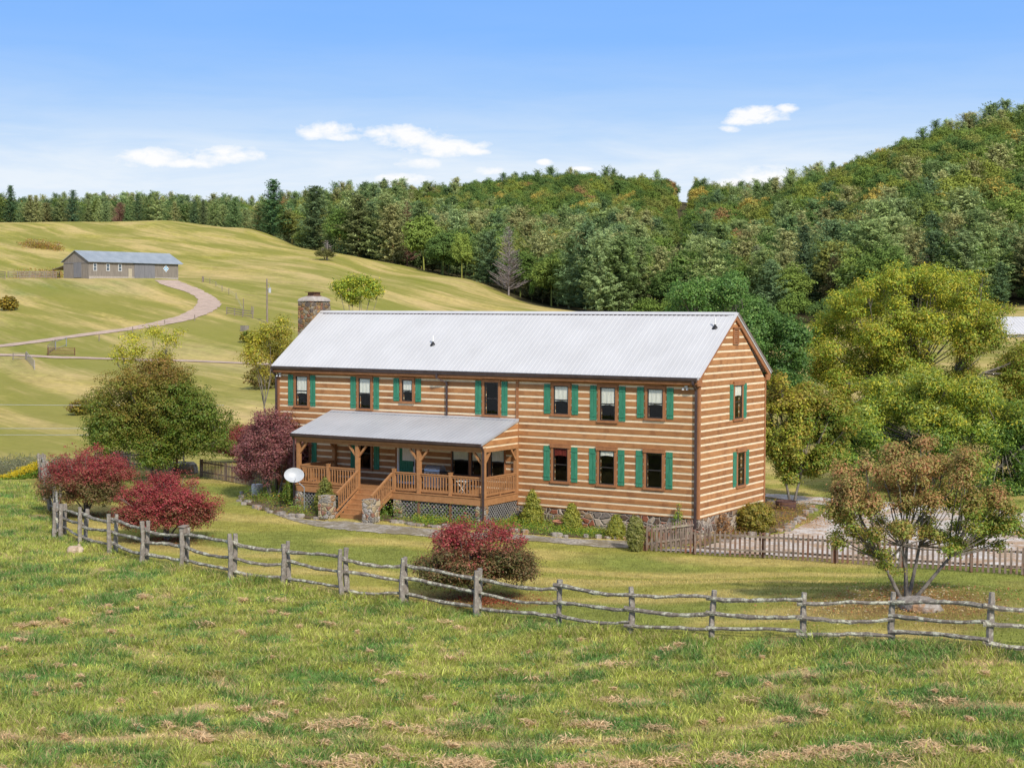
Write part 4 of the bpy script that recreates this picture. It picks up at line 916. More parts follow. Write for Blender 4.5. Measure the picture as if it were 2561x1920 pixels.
def board_fence(name, pts, h, nrail, mat, label, cat='fence', group=None, pr=.07):
    root = empty(name, Vector(pts[0]), label=label, cat=cat)
    if group: root['group'] = group
    for q in pts: mb = MB(); mb.tube([Vector(q)-Vector((0,0,.2)), Vector(q)+Vector((0,0,h+.08))], pr, 6); part(mb, 'post', mat, root)
    for a, b in zip(pts[:-1], pts[1:]):
        for k in range(nrail): z = h*(k+.8)/nrail; mb = MB(); mb.bar(Vector(a)+Vector((0,0,z)), Vector(b)+Vector((0,0,z)), .04, .13); part(mb, 'rail', mat, root)
    return root
board_fence('corral_fence', [gd(x, 322) for x in (50, 90, 117, 142)], 1.45, 4, M['pole'], 'pale board corral fence left of the barn')
board_fence('corral_fence', [gd(x, 333) for x in (21, 45, 75, 112, 150)], 1.5, 4, M['barnwood'], 'dark board corral fence behind the pale one')
board_fence('corral_fence', [gd(x, d) for x, d in ((-40, 330), (-8, 326), (14, 321))], 1.5, 4, M['pole'], 'short grey corral fence at the left edge of the picture')
board_fence('pasture_fence', [g(870/2.458, 0) if False else gd(x, d) for x, d in ((567,268),(587,266),(607,264),(632,262))], 1.25, 3, M['pole'], 'low wooden fence at the bend of the barn road', pr=.08)
# farm gates
def gate(name, a, b, h, label, mat, bars=5):
    root = empty(name, Vector(a), label=label, cat='gate', group='metal farm gates beside the tracks')
    for q in (a, b): mb = MB(); mb.bar(Vector(q)-Vector((0,0,.1)), Vector(q)+Vector((0,0,h)), .09); part(mb, 'upright', mat, root)
    for k in range(bars): z = .2+(h-.25)*k/(bars-1); mb = MB(); mb.bar(Vector(a)+Vector((0,0,z)), Vector(b)+Vector((0,0,z)), .05, .07); part(mb, 'bar', mat, root)
ga, gb_ = g(66, 900.5), gd(84.5, 193); gate('farm_gate', ga, gb_, 1.15, 'pale open gate standing beside the lower track', M['concrete'])
gate('farm_gate', g(33, 900), g(64, 899.5), .9, 'low dark gate rail left of the pale open gate', M['barnwood'], 3)
gate('farm_gate', g(120, 887), gd(137, 218), 1.3, 'grey five bar gate swung towards the upper road', M['pole'])
gate('farm_gate', gd(138, 216), gd(165, 222), 1.2, 'thin grey gate along the verge between the two tracks', M['steel'], 2)
gate('farm_gate', g(120, 889), g(187, 889), 1.05, 'dark rusty gate lying along the edge of the lower track', M['rust'])
# marker posts along the road and wire fence posts on the hill
for i, (x, top, b) in enumerate([(248,837,853),(332,817,832),(412,800,811),(487,787,802)]):
    p = g(x, b); h = (b-top)*depth(p)/F; mb = MB(); mb.tube([(0,0,-.1), (0,0,h)], .075, 6); o = mb.build('marker_post', M['pole'], label=['thin grey post by the barn road, leftmost of four','second thin post from the left beside the barn road','third thin post from the left beside the barn road','thin post below the bend of the barn road'][i], cat='post', group='thin posts beside the barn road'); o.location = Vector(p)
wf = empty('wire_fence', Vector(gd(508, 300)), label='line of thin wire fence posts running down the hill from the barn', cat='fence')
wp = []
for x, top, b, r_ in [(507.5,691,705,.22),(525,695.5,710,.06),(540,703,717,.06),(555.5,713,729,.06),(572.5,721,737,.06),(590.5,732,748,.05),(609,747,786,.07),(629,765,783,.07),(633,767,785,.11)]:
    p = g(x, b); h = (b-top)*depth(p)/F; mb = MB(); mb.tube([Vector(p)-Vector((0,0,.1)), Vector(p)+Vector((0,0,h))], r_, 6); part(mb, 'post', M['pole'], wf); wp.append((Vector(p), h))
for z in (.5, .9):
    mb = MB(); mb.tube([p+Vector((0,0,min(z, h*.9))) for p, h in wp[:-2]], .012, 4); part(mb, 'wire', M['steel'], wf)
# utility pole
p = at(668, 797, 255); p[2] = zg(p[0], p[1]); hp = 8.82+(769-697)*255/F-p[2]
up_ = empty('utility_pole', Vector(p), label='tall wooden utility pole with a grey transformer on the slope', cat='utility pole')
mb = MB(); mb.tube([(0,0,-.3),(0,0,hp)], [.17,.11], 8); lpart(mb, 'pole', M['pole'], up_)
mb = MB(); mb.tube([(.38,.24,hp-2.3),(.38,.24,hp-1.5)], .24, 10); lpart(mb, 'transformer', M['dish'], up_)
mb = MB(); mb.tube([(0,0,hp-.7),(.3,.2,hp-.9),(.45,.28,hp-1.5)], .03, 5); mb.bar((0,0,hp-1.6),(.38,.24,hp-1.9),.07); lpart(mb, 'bracket', M['steel'], up_)
p = g(612, 828); mb = MB(); mb.box(-.5,.5,-.45,.45,0,.85); 
for i in range(6): mb.box(-.52,.52,-.47+i*.165,-.39+i*.165,.851,.88)
for i in range(6): mb.box(-.5+i*.18,-.42+i*.18,-.47,-.451,0,.85)
o = mb.build('wooden_crate', M['barnwood'], label='grey wooden crate in the field above the bush left of the house', cat='crate'); o.location = Vector(p)
# overhead wires over the left field
for k, (y0, y1) in enumerate(((1010, 1013), (1071, 1068), (1087, 1084))):
    mb = MB(); a = at(-200, y0, 112); b = at(560, y1, 104); c_ = (a+b)/2-np.array([0, 0, .05]); mb.tube([a, c_, b], .014, 4)
    mb.build('overhead_wire', M['dish'], label=['thin overhead wire crossing the left field, the highest of three','thin overhead wire crossing the left field, the middle one','thin overhead wire crossing the left field, the lowest'][k], cat='wire', group='wires over the left field')
# pale roofed barn at the right edge
p = at(2485, 800, 205); p[2] = zg(p[0], p[1]); wb = empty('pale_roofed_barn', Vector(p), math.atan2(-sya, cya)+.12, label='pale metal roofed barn half hidden behind the yellow green tree at the right edge', cat='barn')
zt = 8.82+(769-787)*205/F-p[2]
mb = MB(); mb.hexa([(0,0,-1),(16,0,-1),(16,9,-1),(0,9,-1),(0,0,zt-2.3),(16,0,zt-2.3),(16,9,zt-2.3),(0,9,zt-2.3)]); lpart(mb, 'wall', M['white'], wb)
mb = rib2(-.4, 16.4, 4.5, zt, -.5, zt-2.2); m2 = rib2(-.4, 16.4, 4.5, zt, 9.5, zt-2.2); mb.add(m2.v, m2.f); lpart(mb, 'roof', M['metal_roof'], wb)
# ------------------------------------------------------------------ foliage builders
def vn3(P, s, seed=0):
    return (vnoise2(P[:, 0]*s+P[:, 2]*s*.37, P[:, 1]*s-P[:, 2]*s*.21, seed)+vnoise2(P[:, 2]*s+P[:, 0]*s*.31, P[:, 1]*s*.6+P[:, 0]*s*.5, seed+5))/2
def diamonds(C, N, S, asp, r, rand_roll=True, fold=0):
    n = len(C); N = N/np.linalg.norm(N, axis=1, keepdims=True); A = r.normal(size=(n, 3)); A -= (A*N).sum(1, keepdims=True)*N; A /= np.linalg.norm(A, axis=1, keepdims=True)
    B = np.cross(N, A); S = S[:, None]; V = np.stack([C-A*S*.5, C-B*S*asp*.5+A*S*.08, C+A*S*.5, C+B*S*asp*.5+A*S*.08], 1)
    return V.reshape(-1, 3), np.arange(4*n).reshape(-1, 4)
def pick(pal, n, r):
    w = np.array([p[1] for p in pal], float); w /= w.sum(); c = np.array([p[0] for p in pal]); return c[r.choice(len(pal), n, p=w)]
def lobes_auto(c, Rr, n, r, lo=.33, hi=.5, fill=.66, flat=1.0, bottom=-.55):
    out = []; gaq = math.pi*(3-math.sqrt(5))
    for i in range(n):
        z = 1-2*(i+.5)/n
        if z < bottom: continue
        rr = math.sqrt(1-z*z); a = i*gaq+r.uniform(-.3, .3); f = fill*r.uniform(.8, 1.18); q = r.uniform(lo, hi)
        out.append((c[0]+Rr[0]*rr*math.cos(a)*f, c[1]+Rr[1]*rr*math.sin(a)*f, c[2]+Rr[2]*z*f, Rr[0]*q, Rr[1]*q, Rr[2]*q*flat))
    out.append((c[0], c[1], c[2]+Rr[2]*.1, Rr[0]*.5, Rr[1]*.5, Rr[2]*.5)); return out
def crown_arrays(lobes, ntips, k, leaf, r, pal_lo, pal_hi, hsplit, sig=.18, asp=.55, up_w=.5, out_w=.6, patch_s=.6, shell=.5, hnoise=.6, droop=0):
    lobes = np.array(lobes, float); vol = (lobes[:, 3]*lobes[:, 4]*lobes[:, 5])**.72; p = vol/vol.sum(); li = r.choice(len(lobes), ntips, p=p); Lb = lobes[li]
    D = r.normal(size=(ntips, 3)); D /= np.linalg.norm(D, axis=1, keepdims=True); rad = r.uniform(0, 1, ntips)**shell*r.uniform(.75, 1.12, ntips)
    tips = Lb[:, :3]+D*rad[:, None]*Lb[:, 3:6]; O = D/Lb[:, 3:6]; O /= np.linalg.norm(O, axis=1, keepdims=True)
    kk = r.poisson(k, ntips)+1; rep = np.repeat(np.arange(ntips), kk); C = tips[rep]+r.normal(size=(len(rep), 3))*sig*np.array([1, 1, .6])
    N = O[rep]*out_w+np.array([0, 0, up_w])+r.normal(size=(len(rep), 3))*.36+(C-tips[rep])/sig*.38
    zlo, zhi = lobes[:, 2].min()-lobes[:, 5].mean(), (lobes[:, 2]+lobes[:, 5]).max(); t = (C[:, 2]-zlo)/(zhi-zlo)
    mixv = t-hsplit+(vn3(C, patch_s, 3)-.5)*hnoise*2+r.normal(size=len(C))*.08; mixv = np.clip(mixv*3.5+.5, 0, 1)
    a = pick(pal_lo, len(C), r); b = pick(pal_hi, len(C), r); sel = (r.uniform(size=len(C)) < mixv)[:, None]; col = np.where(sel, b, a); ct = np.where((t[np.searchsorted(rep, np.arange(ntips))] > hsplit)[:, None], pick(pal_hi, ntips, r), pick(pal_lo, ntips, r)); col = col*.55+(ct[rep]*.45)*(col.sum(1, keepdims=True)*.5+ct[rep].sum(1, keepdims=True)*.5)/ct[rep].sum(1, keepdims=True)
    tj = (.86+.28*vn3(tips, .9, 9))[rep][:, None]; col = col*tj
    S = leaf*r.uniform(.6, 1.3, len(C)); V, Fc = diamonds(C, N, S, asp, r); return V, Fc, np.repeat(col, 4, 0), tips, li
def limb(mb, pts, r0, r1, sides=6):
    n = len(pts); mb.tube(pts, [r0*(1-i/(n-1))+r1*i/(n-1) for i in range(n)], sides, cap=False)
def curve(a, b, bend, n=5, r=None):
    a = np.array(a, float); b = np.array(b, float); m_ = (a+b)/2+np.array(bend); return [tuple((1-t)**2*a+2*t*(1-t)*m_+t*t*b) for t in np.linspace(0, 1, n)]
def make_tree(name, base, lobes, label, cat, stems, ntips=900, k=14, leaf=.13, seed=1, pal_lo=None, pal_hi=None, hsplit=.5, twigs=5, bark='bark', group=None, tr=.12, crown_name='crown', **kw):
    """base world point; lobes and stems relative to it. stems: list of (fork point, base offset)"""
    r = np.random.default_rng(seed); root = empty(name, Vector(base), label=label, cat=cat)
    if group: root['group'] = group
    V, Fc, col, tips, li = crown_arrays(lobes, ntips, k, leaf, r, pal_lo, pal_hi or pal_lo, hsplit, **kw)
    mobj(crown_name, npmesh(crown_name, V, Fc, col, [M['leaf']]), root)
    mb = MB()
    for fp, bo in stems: limb(mb, curve(bo, fp, (r.uniform(-.15, .15), r.uniform(-.15, .15), .1), 6), tr, tr*.62, 8)
    for i, lb in enumerate(lobes):
        c = np.array(lb[:3]); fk = min(stems, key=lambda s_: np.linalg.norm(np.array(s_[0])[:2]-c[:2]*.5)); d = np.linalg.norm(c-np.array(fk[0]))
        limb(mb, curve(fk[0], c, (r.uniform(-.1, .1)*d, r.uniform(-.1, .1)*d, -.06*d), 5), tr*.45, tr*.14, 5)
        tt = tips[li == i]
        if len(tt):
            for q in tt[r.choice(len(tt), min(twigs, len(tt)), replace=False)]: limb(mb, curve(c*.8+np.array(fk[0])*.2, q, (0, 0, -.05), 3), tr*.13, tr*.05, 4)
    mb.build('trunk', M[bark], root, smooth=True)
    return root
G1 = [((0.124,0.240,0.029),3),((0.191,0.324,0.039),4),((0.293,0.396,0.046),2),((0.360,0.438,0.065),1)]            # green
G2 = [((0.398,0.432,0.037),4),((0.573,0.522,0.042),3),((0.795,0.613,0.049),2),((0.298,0.362,0.037),2)]                  # yellow green
OL = [((0.226,0.236,0.032),3),((0.320,0.290,0.039),3),((0.415,0.307,0.046),2),((0.490,0.271,0.065),1)]               # olive
RU = [((0.406,0.195,0.061),3),((0.515,0.260,0.082),2),((0.312,0.211,0.041),3),((0.468,0.341,0.082),1)]               # rust brown
RD = [((0.391,0.050,0.057),4),((0.529,0.086,0.107),3),((0.299,0.057,0.050),3),((0.345,0.173,0.086),2)]               # red
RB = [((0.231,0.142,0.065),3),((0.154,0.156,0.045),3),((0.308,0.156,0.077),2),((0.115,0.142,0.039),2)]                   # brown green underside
PU = [((0.255,0.092,0.100),3),((0.367,0.125,0.125),3),((0.191,0.108,0.075),2),((0.431,0.200,0.167),1)]             # purple
DG = [((0.072,0.160,0.033),3),((0.112,0.225,0.045),3),((0.173,0.290,0.060),2),((0.061,0.122,0.038),2)]            # deep green
def DK(p, k): return [(tuple(v*k for v in c), w_) for c, w_ in p]
def px2m(px_, d): return px_*d/F
# burning bushes
RD = RD+[((.36,.17,.10),2),((.28,.17,.07),1)]
def bush(px, py, wpx, hpx, label, seed, pl, ph, hs, group='red burning bushes on the lawn', d=None, leaf=.085, ntips=4300, k=12):
    b = g(px, py) if d is None else gd(px, d); d = depth(b); R_ = px2m(wpx, d)/2; H = px2m(hpx, d); r = np.random.default_rng(seed); lobes = []
    for i in range(95):
        a = r.uniform(0, 2*math.pi); q = math.sqrt(r.uniform(0, 1)); zc = H*(.22+.70*math.sqrt(max(0, 1-q*q*.9))*r.uniform(.05, 1)); z_low = H*.14*q
        rr = R_*q*.90*(.62+.38*min(1, zc/(H*.45))); s_ = R_*r.uniform(.14, .24); lobes.append((rr*math.cos(a), rr*math.sin(a), max(zc, H*.20+z_low), s_*1.25, s_*1.25, s_*.85))
    for i in range(26):   # upright sprays that break the outline
        a = r.uniform(0, 2*math.pi); q = math.sqrt(r.uniform(0, .8)); lobes.append((R_*q*math.cos(a), R_*q*math.sin(a), H*(.40+.52*math.sqrt(1-q*q)), R_*.06, R_*.06, H*.13))
    st = [((r.uniform(-.25, .25)*R_, r.uniform(-.25, .25)*R_, H*.25), (r.uniform(-.08, .08), r.uniform(-.08, .08), -.05)) for _ in range(7)]
    return make_tree('burning_bush', b, lobes, label, 'bush', st, ntips, k, leaf, seed, pl, ph, hs, 2, 'bark', group, .045, sig=.10, asp=.5, up_w=.9, out_w=.35, patch_s=2.2, shell=.55, hnoise=.42)
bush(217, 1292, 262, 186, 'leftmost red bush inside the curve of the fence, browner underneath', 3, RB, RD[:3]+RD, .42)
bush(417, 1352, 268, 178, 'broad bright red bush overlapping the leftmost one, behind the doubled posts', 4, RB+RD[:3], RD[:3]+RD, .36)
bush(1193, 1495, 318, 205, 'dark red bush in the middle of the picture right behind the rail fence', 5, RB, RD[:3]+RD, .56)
bush(600, 1128, 150, 98, 'red bush beyond the yard, partly behind the spreading green tree', 6, PU, RD, .5, d=97)
# purple leaved tree at the left corner of the house
b = g(684, 1250); lob = [(*q,) for q in lobes_auto((-.25, .1, 2.25), (2.0, 1.6, 2.15), 44, rng, .20, .36, .80)]
make_tree('purple_tree', b, lob, 'small purple leaved tree at the left corner of the house above the white drum', 'tree', [((-.4,0,.9),(0,0,-.1)),((.4,.2,1.0),(.1,0,-.1)),((0,-.3,1.1),(-.1,.1,-.1))], 3200, 9, .10, 11, PU, PU+[((.30,.10,.09),2)], .5, 6, tr=.06, sig=.12, patch_s=1.1)
# spreading green tree on the left
b = g(385, 1200); d = depth(b); k_ = d/F; lob = []
for (x, y, rx, rz) in [(240,1070,35,45),(275,1010,45,50),(300,1110,50,40),(330,955,48,38),(340,1050,60,60),(395,975,60,50),(400,1090,60,50),(450,1030,60,60),(470,970,45,40),(500,1090,55,45),(520,1030,45,50),(545,1070,35,40),(385,930,46,28),(435,945,35,30),(390,1140,55,25),(300,1060,60,50),(455,1110,50,35),(380,1030,60,50),(420,1000,60,45),(350,1000,55,45),(250,1110,30,28),(560,1040,25,30)]:
    x2 = (x-385)*k_; z = (1200-y)*k_
    for _ in range(3):
        dy = rng.uniform(-1.6, 1.6); jx, jz = rng.normal(0, .28, 2); v = rtv*(x2+jx)+fwv*dy; lob.append((v[0], v[1], z+jz, rx*k_*1.08, rx*k_*1.2, rz*k_))
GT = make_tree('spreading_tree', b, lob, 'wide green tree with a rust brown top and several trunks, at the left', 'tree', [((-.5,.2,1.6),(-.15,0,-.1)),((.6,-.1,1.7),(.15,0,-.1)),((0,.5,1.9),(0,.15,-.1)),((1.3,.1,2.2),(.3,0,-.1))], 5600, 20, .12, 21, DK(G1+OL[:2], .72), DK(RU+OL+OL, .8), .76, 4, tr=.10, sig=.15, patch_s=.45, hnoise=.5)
b = g(458, 1172); d = depth(b); lob = [(.0,.0,1.9,.5,.5,.45),(.5,0,2.3,.6,.6,.5),(-.4,.2,2.5,.6,.6,.5),(.2,-.3,1.55,.4,.4,.3)]
make_tree('young_tree', b, lob, 'young tree with one dark stem right of the spreading green tree', 'tree', [((0,0,1.5),(0,0,-.1))], 260, 12, .11, 22, G1, G1, .5, 4, tr=.06)
# sparse tree behind the spreading one
b = gd(368, 100); d = 100; k_ = d/F; zt = lambda y: (8.82+(769-y)*k_)-b[2]; lob = []
for (x, y, rx, rz) in [(300,875,24,16),(330,845,30,18),(380,828,34,16),(420,850,26,20),(350,875,34,18),(400,890,34,20),(310,900,28,16),(440,832,14,12),(290,890,14,12)]:
    v = rtv*((x-368)*k_)+fwv*rng.uniform(-1, 1); lob.append((v[0], v[1], zt(y), rx*k_, rx*k_, rz*k_))
make_tree('sparse_tree', b, lob, 'thin yellowish treetop rising behind the spreading green tree', 'tree', [((-.5,0,3.2),(-.1,0,-.1)),((.5,.2,3.4),(.1,0,-.1)),((.1,.3,3.0),(0,.1,-.1))], 480, 6, .15, 23, OL+G2, G2, .4, 9, tr=.06, sig=.22)
# loose tree left of the roof, and the one beyond the chimney
def pix_tree(name, px, d, blobs, label, seed, stems, pl, ph, ntips, k, leaf, depth_j=1.5, cat='tree', dup=1, **kw):
    b = gd(px, d); k_ = d/F; lob = []; r = np.random.default_rng(seed+100)
    for (x, y, rx, rz) in blobs:
        for _ in range(dup):
            jx, jz = r.normal(0, .33*rx*k_, 2) if dup > 1 else (0, 0); v = rtv*((x-px)*k_+jx)+fwv*r.uniform(-depth_j, depth_j); q_ = 1 if dup == 1 else r.uniform(.58, .98); lob.append((v[0], v[1], (8.82+(769-y)*k_)-b[2]+jz, rx*k_*q_, rx*k_*q_, rz*k_*q_))
    return make_tree(name, b, lob, label, cat, stems, ntips, k, leaf, seed, pl, ph, kw.pop('hs', .5), kw.pop('twigs', 6), **kw)
pix_tree('field_tree', 672, 118, [(640,850,30,30),(670,830,35,28),(705,830,30,30),(725,865,25,30),(640,890,35,30),(680,880,40,35),(700,910,30,28),(625,870,18,20),(655,930,22,15),(700,800,18,14)], 'loose olive tree standing in the field just left of the house roof', 31, [((-.5,0,2.6),(-.1,0,-.1)),((.5,.2,2.8),(.1,0,-.1))], OL, OL+G2, 900, 9, .17, tr=.09, sig=.24)
pix_tree('field_tree', 893, 215, [(850,715,20,16),(875,705,24,16),(905,700,22,14),(930,712,22,18),(865,735,22,14),(900,728,25,16),(925,735,18,14),(945,728,12,10),(880,750,18,8)], 'bright green umbrella shaped tree on the slope above the roof ridge', 32, [((-1.2,0,2.6),(-.3,0,-.1)),((1.0,.2,2.8),(.3,0,-.1)),((0,.4,3),(0,0,-.1))], G1+G2, G1+G2, 700, 10, .30, tr=.14, sig=.4)
# right side trees
pix_tree('dark_green_tree', 1860, 108, [(1700,740,32,40),(1740,720,35,42),(1770,770,50,50),(1815,735,42,50),(1850,800,50,60),(1880,760,38,45),(1900,850,50,60),(1950,870,50,55),(1980,910,40,50),(1930,930,45,50),(1990,830,30,35),(1960,810,35,40),(1820,820,50,50),(1730,790,45,40),(1690,790,30,30),(2000,950,28,30),(1960,960,35,35),(1900,930,40,50),(1850,700,25,25)], 'deep green tree right behind the gable of the house', 41, [((-1.5,0,3.4),(-.2,0,-.1)),((1.5,.2,3.4),(.2,0,-.1)),((0,.5,4),(0,0,-.1))], DK(DG, 1.15), DK(DG, 1.4)+[((.24,.33,.09),2)], 4600, 24, .17, 3, tr=.13, dup=4, sig=.22, patch_s=.4)
pix_tree('yellow_green_tree', 2300, 112, [(2060,870,50,50),(2075,810,35,45),(2120,770,50,50),(2150,720,40,45),(2190,840,70,60),(2220,740,50,55),(2260,700,38,45),(2290,790,60,60),(2330,700,45,45),(2360,760,55,60),(2420,730,42,50),(2450,800,50,55),(2400,850,70,60),(2500,870,60,60),(2540,920,70,60),(2120,940,60,50),(2190,960,70,50),(2280,930,70,60),(2370,950,70,50),(2480,980,60,50),(2240,690,18,25),(2425,690,16,22),(2310,680,14,22),(2600,870,60,60),(2480,770,25,30),(2140,1000,40,30),(2090,930,40,45),(2240,1010,60,40),(2350,1010,60,40),(2450,1030,60,40),(2550,1000,60,50),(2060,1010,35,35)], 'largest tree on the right, olive and yellow with a wide ragged crown', 42, [((-2.5,0,4.5),(-.3,0,-.1)),((2.5,.2,4.5),(.3,0,-.1)),((0,.5,5),(0,0,-.1)),((4.5,.5,5),(.4,.2,-.1))], OL+G1[1:3], G2+G1[1:]+[((.55,.38,.10),1)], 7600, 27, .165, 3.2, tr=.14, dup=4, sig=.25, hs=.52, patch_s=.3, hnoise=.6)
pix_tree('bright_green_tree', 2420, 84, [(2190,1040,45,40),(2230,990,50,45),(2260,1060,60,50),(2300,960,50,40),(2330,1020,60,50),(2390,970,50,45),(2400,1060,60,55),(2450,1010,55,50),(2490,1090,60,60),(2500,1010,50,45),(2560,1060,60,60),(2560,1150,50,60),(2140,1070,35,35),(2210,1100,50,40),(2330,1110,60,50),(2430,1150,60,50),(2340,950,25,20),(2620,1100,60,70),(2540,1220,40,50),(2180,1060,35,35),(2130,1120,40,35),(2280,1160,60,40),(2380,1190,60,40),(2160,1170,35,30),(2480,1230,60,40)], 'bright green tree with long leaves in front of the large yellow one', 43, [((-2,0,2.6),(-.2,0,-.1)),((2,.2,2.8),(.2,0,-.1)),((3.5,.5,3),(.3,0,-.1))], DG+G1, G1+G2+[((.50,.58,.22),2)], 6000, 26, .19, 2.2, tr=.12, dup=4, sig=.22, asp=.3, hs=.6, patch_s=.5)
pix_tree('bushy_tree', 1985, 79, [(1930,1010,32,35),(1960,985,40,35),(2010,990,45,40),(2060,1010,42,40),(1935,1070,35,50),(1990,1060,50,50),(2050,1070,50,50),(2095,1050,35,40),(1940,1130,32,38),(1990,1140,48,38),(2050,1130,45,40),(2100,1100,32,40),(1975,1175,35,22),(2040,1165,35,25),(1945,950,15,25)], 'bushy olive tree close to the right side of the house above the half barrel', 44, [((-.5,0,1.6),(-.05,0,-.1)),((.45,.2,1.7),(.1,0,-.1))], G1+OL, RU[2:]+OL+G2[:2], 3200, 21, .14, 1.3, tr=.08, dup=4, sig=.15, hs=.66, patch_s=.6, hnoise=.6)
# reddish multi stemmed tree by the boulder
b = g(2268, 1497); d = depth(b); k_ = d/F; lob = []
for (x, y, rx, rz) in [(2110,1280,42,40),(2090,1210,30,40),(2130,1190,40,45),(2180,1160,45,35),(2170,1250,50,45),(2230,1190,50,45),(2260,1140,50,35),(2300,1240,55,45),(2330,1150,45,40),(2370,1130,40,35),(2390,1220,50,45),(2440,1230,45,40),(2440,1290,50,40),(2490,1270,40,35),(2520,1320,35,30),(2380,1290,50,40),(2320,1310,45,30),(2210,1300,45,30),(2150,1340,35,25),(2100,1330,25,22),(2180,1380,28,18),(2200,1400,22,14),(2480,1340,35,25),(2420,1350,40,25),(2545,1310,22,24),(2250,1330,35,20),(2345,1350,30,18),(2350,1130,38,28),(2385,1160,40,35),(2290,1170,50,40)]:
    for _ in range(3): v = rtv*((x-2268)*k_+rng.normal(0, .24))+fwv*rng.uniform(-1.6, 1.6); q_ = rng.uniform(.55, .9); lob.append((v[0], v[1], (1497-y)*k_+rng.normal(0, .18), rx*k_*q_, rx*k_*q_, rz*k_*q_))
sv = lambda x, z, o=0: tuple((rtv*x+fwv*o).tolist()+[z])
make_tree('red_leaved_tree', b, lob, 'multi stemmed tree with green and pinkish red leaves behind the boulder at the right', 'tree', [(sv(-.75,1.15,.1), sv(-.12,-.1)), (sv(-.25,1.6,-.3), sv(0,-.1)), (sv(.45,1.5,.4), sv(.05,-.1,.1)), (sv(1.25,1.25,0), sv(.15,-.1)), (sv(.15,1.7,.6), sv(0,-.1,.05))], 4600, 15, .08, 45, G1+OL, [((.48,.20,.10),3),((.56,.30,.13),2),((.44,.32,.10),3),((.31,.32,.08),5)], .52, 7, 'bark', tr=.065, sig=.12, patch_s=.8, hnoise=.6, shell=.75)
# shrubs round the house
def shrub(name, px, py, wpx, hpx, label, seed, pal, shape='cone', cat='shrub', group=None, leaf=.075, ntips=1300, k=11, yfix=None):
    b = g(px, py) if yfix is None else np.array([*onY(px, py, yfix)[:2], 0.]); b[2] = zg(b[0], b[1]); d = depth(b); R_ = px2m(wpx, d)/2; H = px2m(hpx, d); r = np.random.default_rng(seed); lob = []
    for i in range(26):
        t = (i+.5)/26; a = i*2.4
        if shape == 'cone': q = R_*min(1, (.45+t*2.6))*(1-t)**.55*.62; s_ = R_*(.48*(1-t)+.17)
        else: q = R_*math.sin(math.pi*min(.95, t*.8+.12))*.6; s_ = R_*.34
        lob.append((q*math.cos(a), q*math.sin(a), H*(.10+.82*t), s_, s_, s_*1.15 if shape == 'cone' else H*.2))
    return make_tree(name, b, lob, label, cat, [((0,0,H*.3),(0,0,-.05))], ntips, k, leaf, seed, pal, pal, .5, 1, tr=.04, sig=.05, patch_s=2, up_w=.3, out_w=.8, shell=.5, crown_name='foliage', group=group)
CG = [((0.300,0.306,0.043),3),((0.413,0.396,0.057),3),((0.206,0.252,0.036),3),((0.525,0.468,0.085),1)]
gcon = 'conical evergreens along the house wall'
shrub('conical_shrub', 1331, 1310, 60, 96, 'tallest conical evergreen, beside the right end of the porch', 51, CG, group=gcon, yfix=-.95)
shrub('conical_shrub', 1429, 1318, 54, 76, 'conical evergreen just right of the terracotta urn', 52, CG, group=gcon, yfix=-.9)
shrub('conical_shrub', 1541, 1338, 50, 64, 'shortest conical evergreen, under the lower right windows', 53, CG, group=gcon, yfix=-.9)
shrub('variegated_shrub', 1589, 1378, 52, 84, 'yellow green upright shrub at the end of the long picket fence', 54, [((.34,.32,.09),3),((.22,.24,.05),3),((.45,.42,.18),1),((.13,.16,.03),2)], 'round')
shrub('evergreen_shrub', 727, 1262, 42, 58, 'dark rounded evergreen under the satellite dish', 55, CG+G1[:2], 'round')
shrub('yellow_shrub', 813, 1285, 62, 98, 'yellow green shrub leaning beside the left stone pillar of the steps', 56, [((.30,.29,.06),3),((.20,.22,.04),3),((.13,.16,.03),2)], 'cone')
shrub('boxwood', 1888, 1332, 120, 72, 'wide olive bush beside the gable wall behind the picket fence', 57, OL+[((.22,.20,.06),2)], 'round', ntips=1900, leaf=.09)
shrub('climbing_plant', 1695, 1318, 40, 110, 'thin climbing plant growing against the wall near the front corner', 58, G1+G2[:1], 'cone', ntips=170, k=7, yfix=-.3)
shrub('small_shrub', 1640, 1322, 32, 36, 'little green plant by the wall left of the climbing plant', 59, G1, 'round', ntips=200, yfix=-.4)
shrub('dead_stalks', 1805, 1345, 60, 60, 'brown dried perennial by the stone foundation of the gable', 60, RU[:2]+[((.24,.17,.11),3)], 'round', ntips=260, k=6)
shrub('field_bush', 205, 1036, 90, 36, 'low bush with yellow flower heads in the left field', 61, OL+[((.55,.42,.03),2),((.20,.13,.09),3)], 'round', cat='bush', ntips=700, leaf=.15)
shrub('field_bush', 660, 972, 130, 60, 'dark tangle of brush under the loose tree left of the house', 62, OL+RB, 'round', cat='bush', ntips=900, leaf=.16)
shrub('golden_bush', 22, 776, 62, 34, 'golden yellow bush in the field at the left edge', 63, [((.55,.38,.04),4),((.20,.20,.04),3),((.28,.16,.06),1)], 'round', cat='bush', ntips=600, leaf=.3)
shrub('field_bush', 622, 856, 60, 28, 'low dark bush below the wooden crate', 64, OL+G1[:1], 'round', cat='bush', ntips=400, leaf=.25)
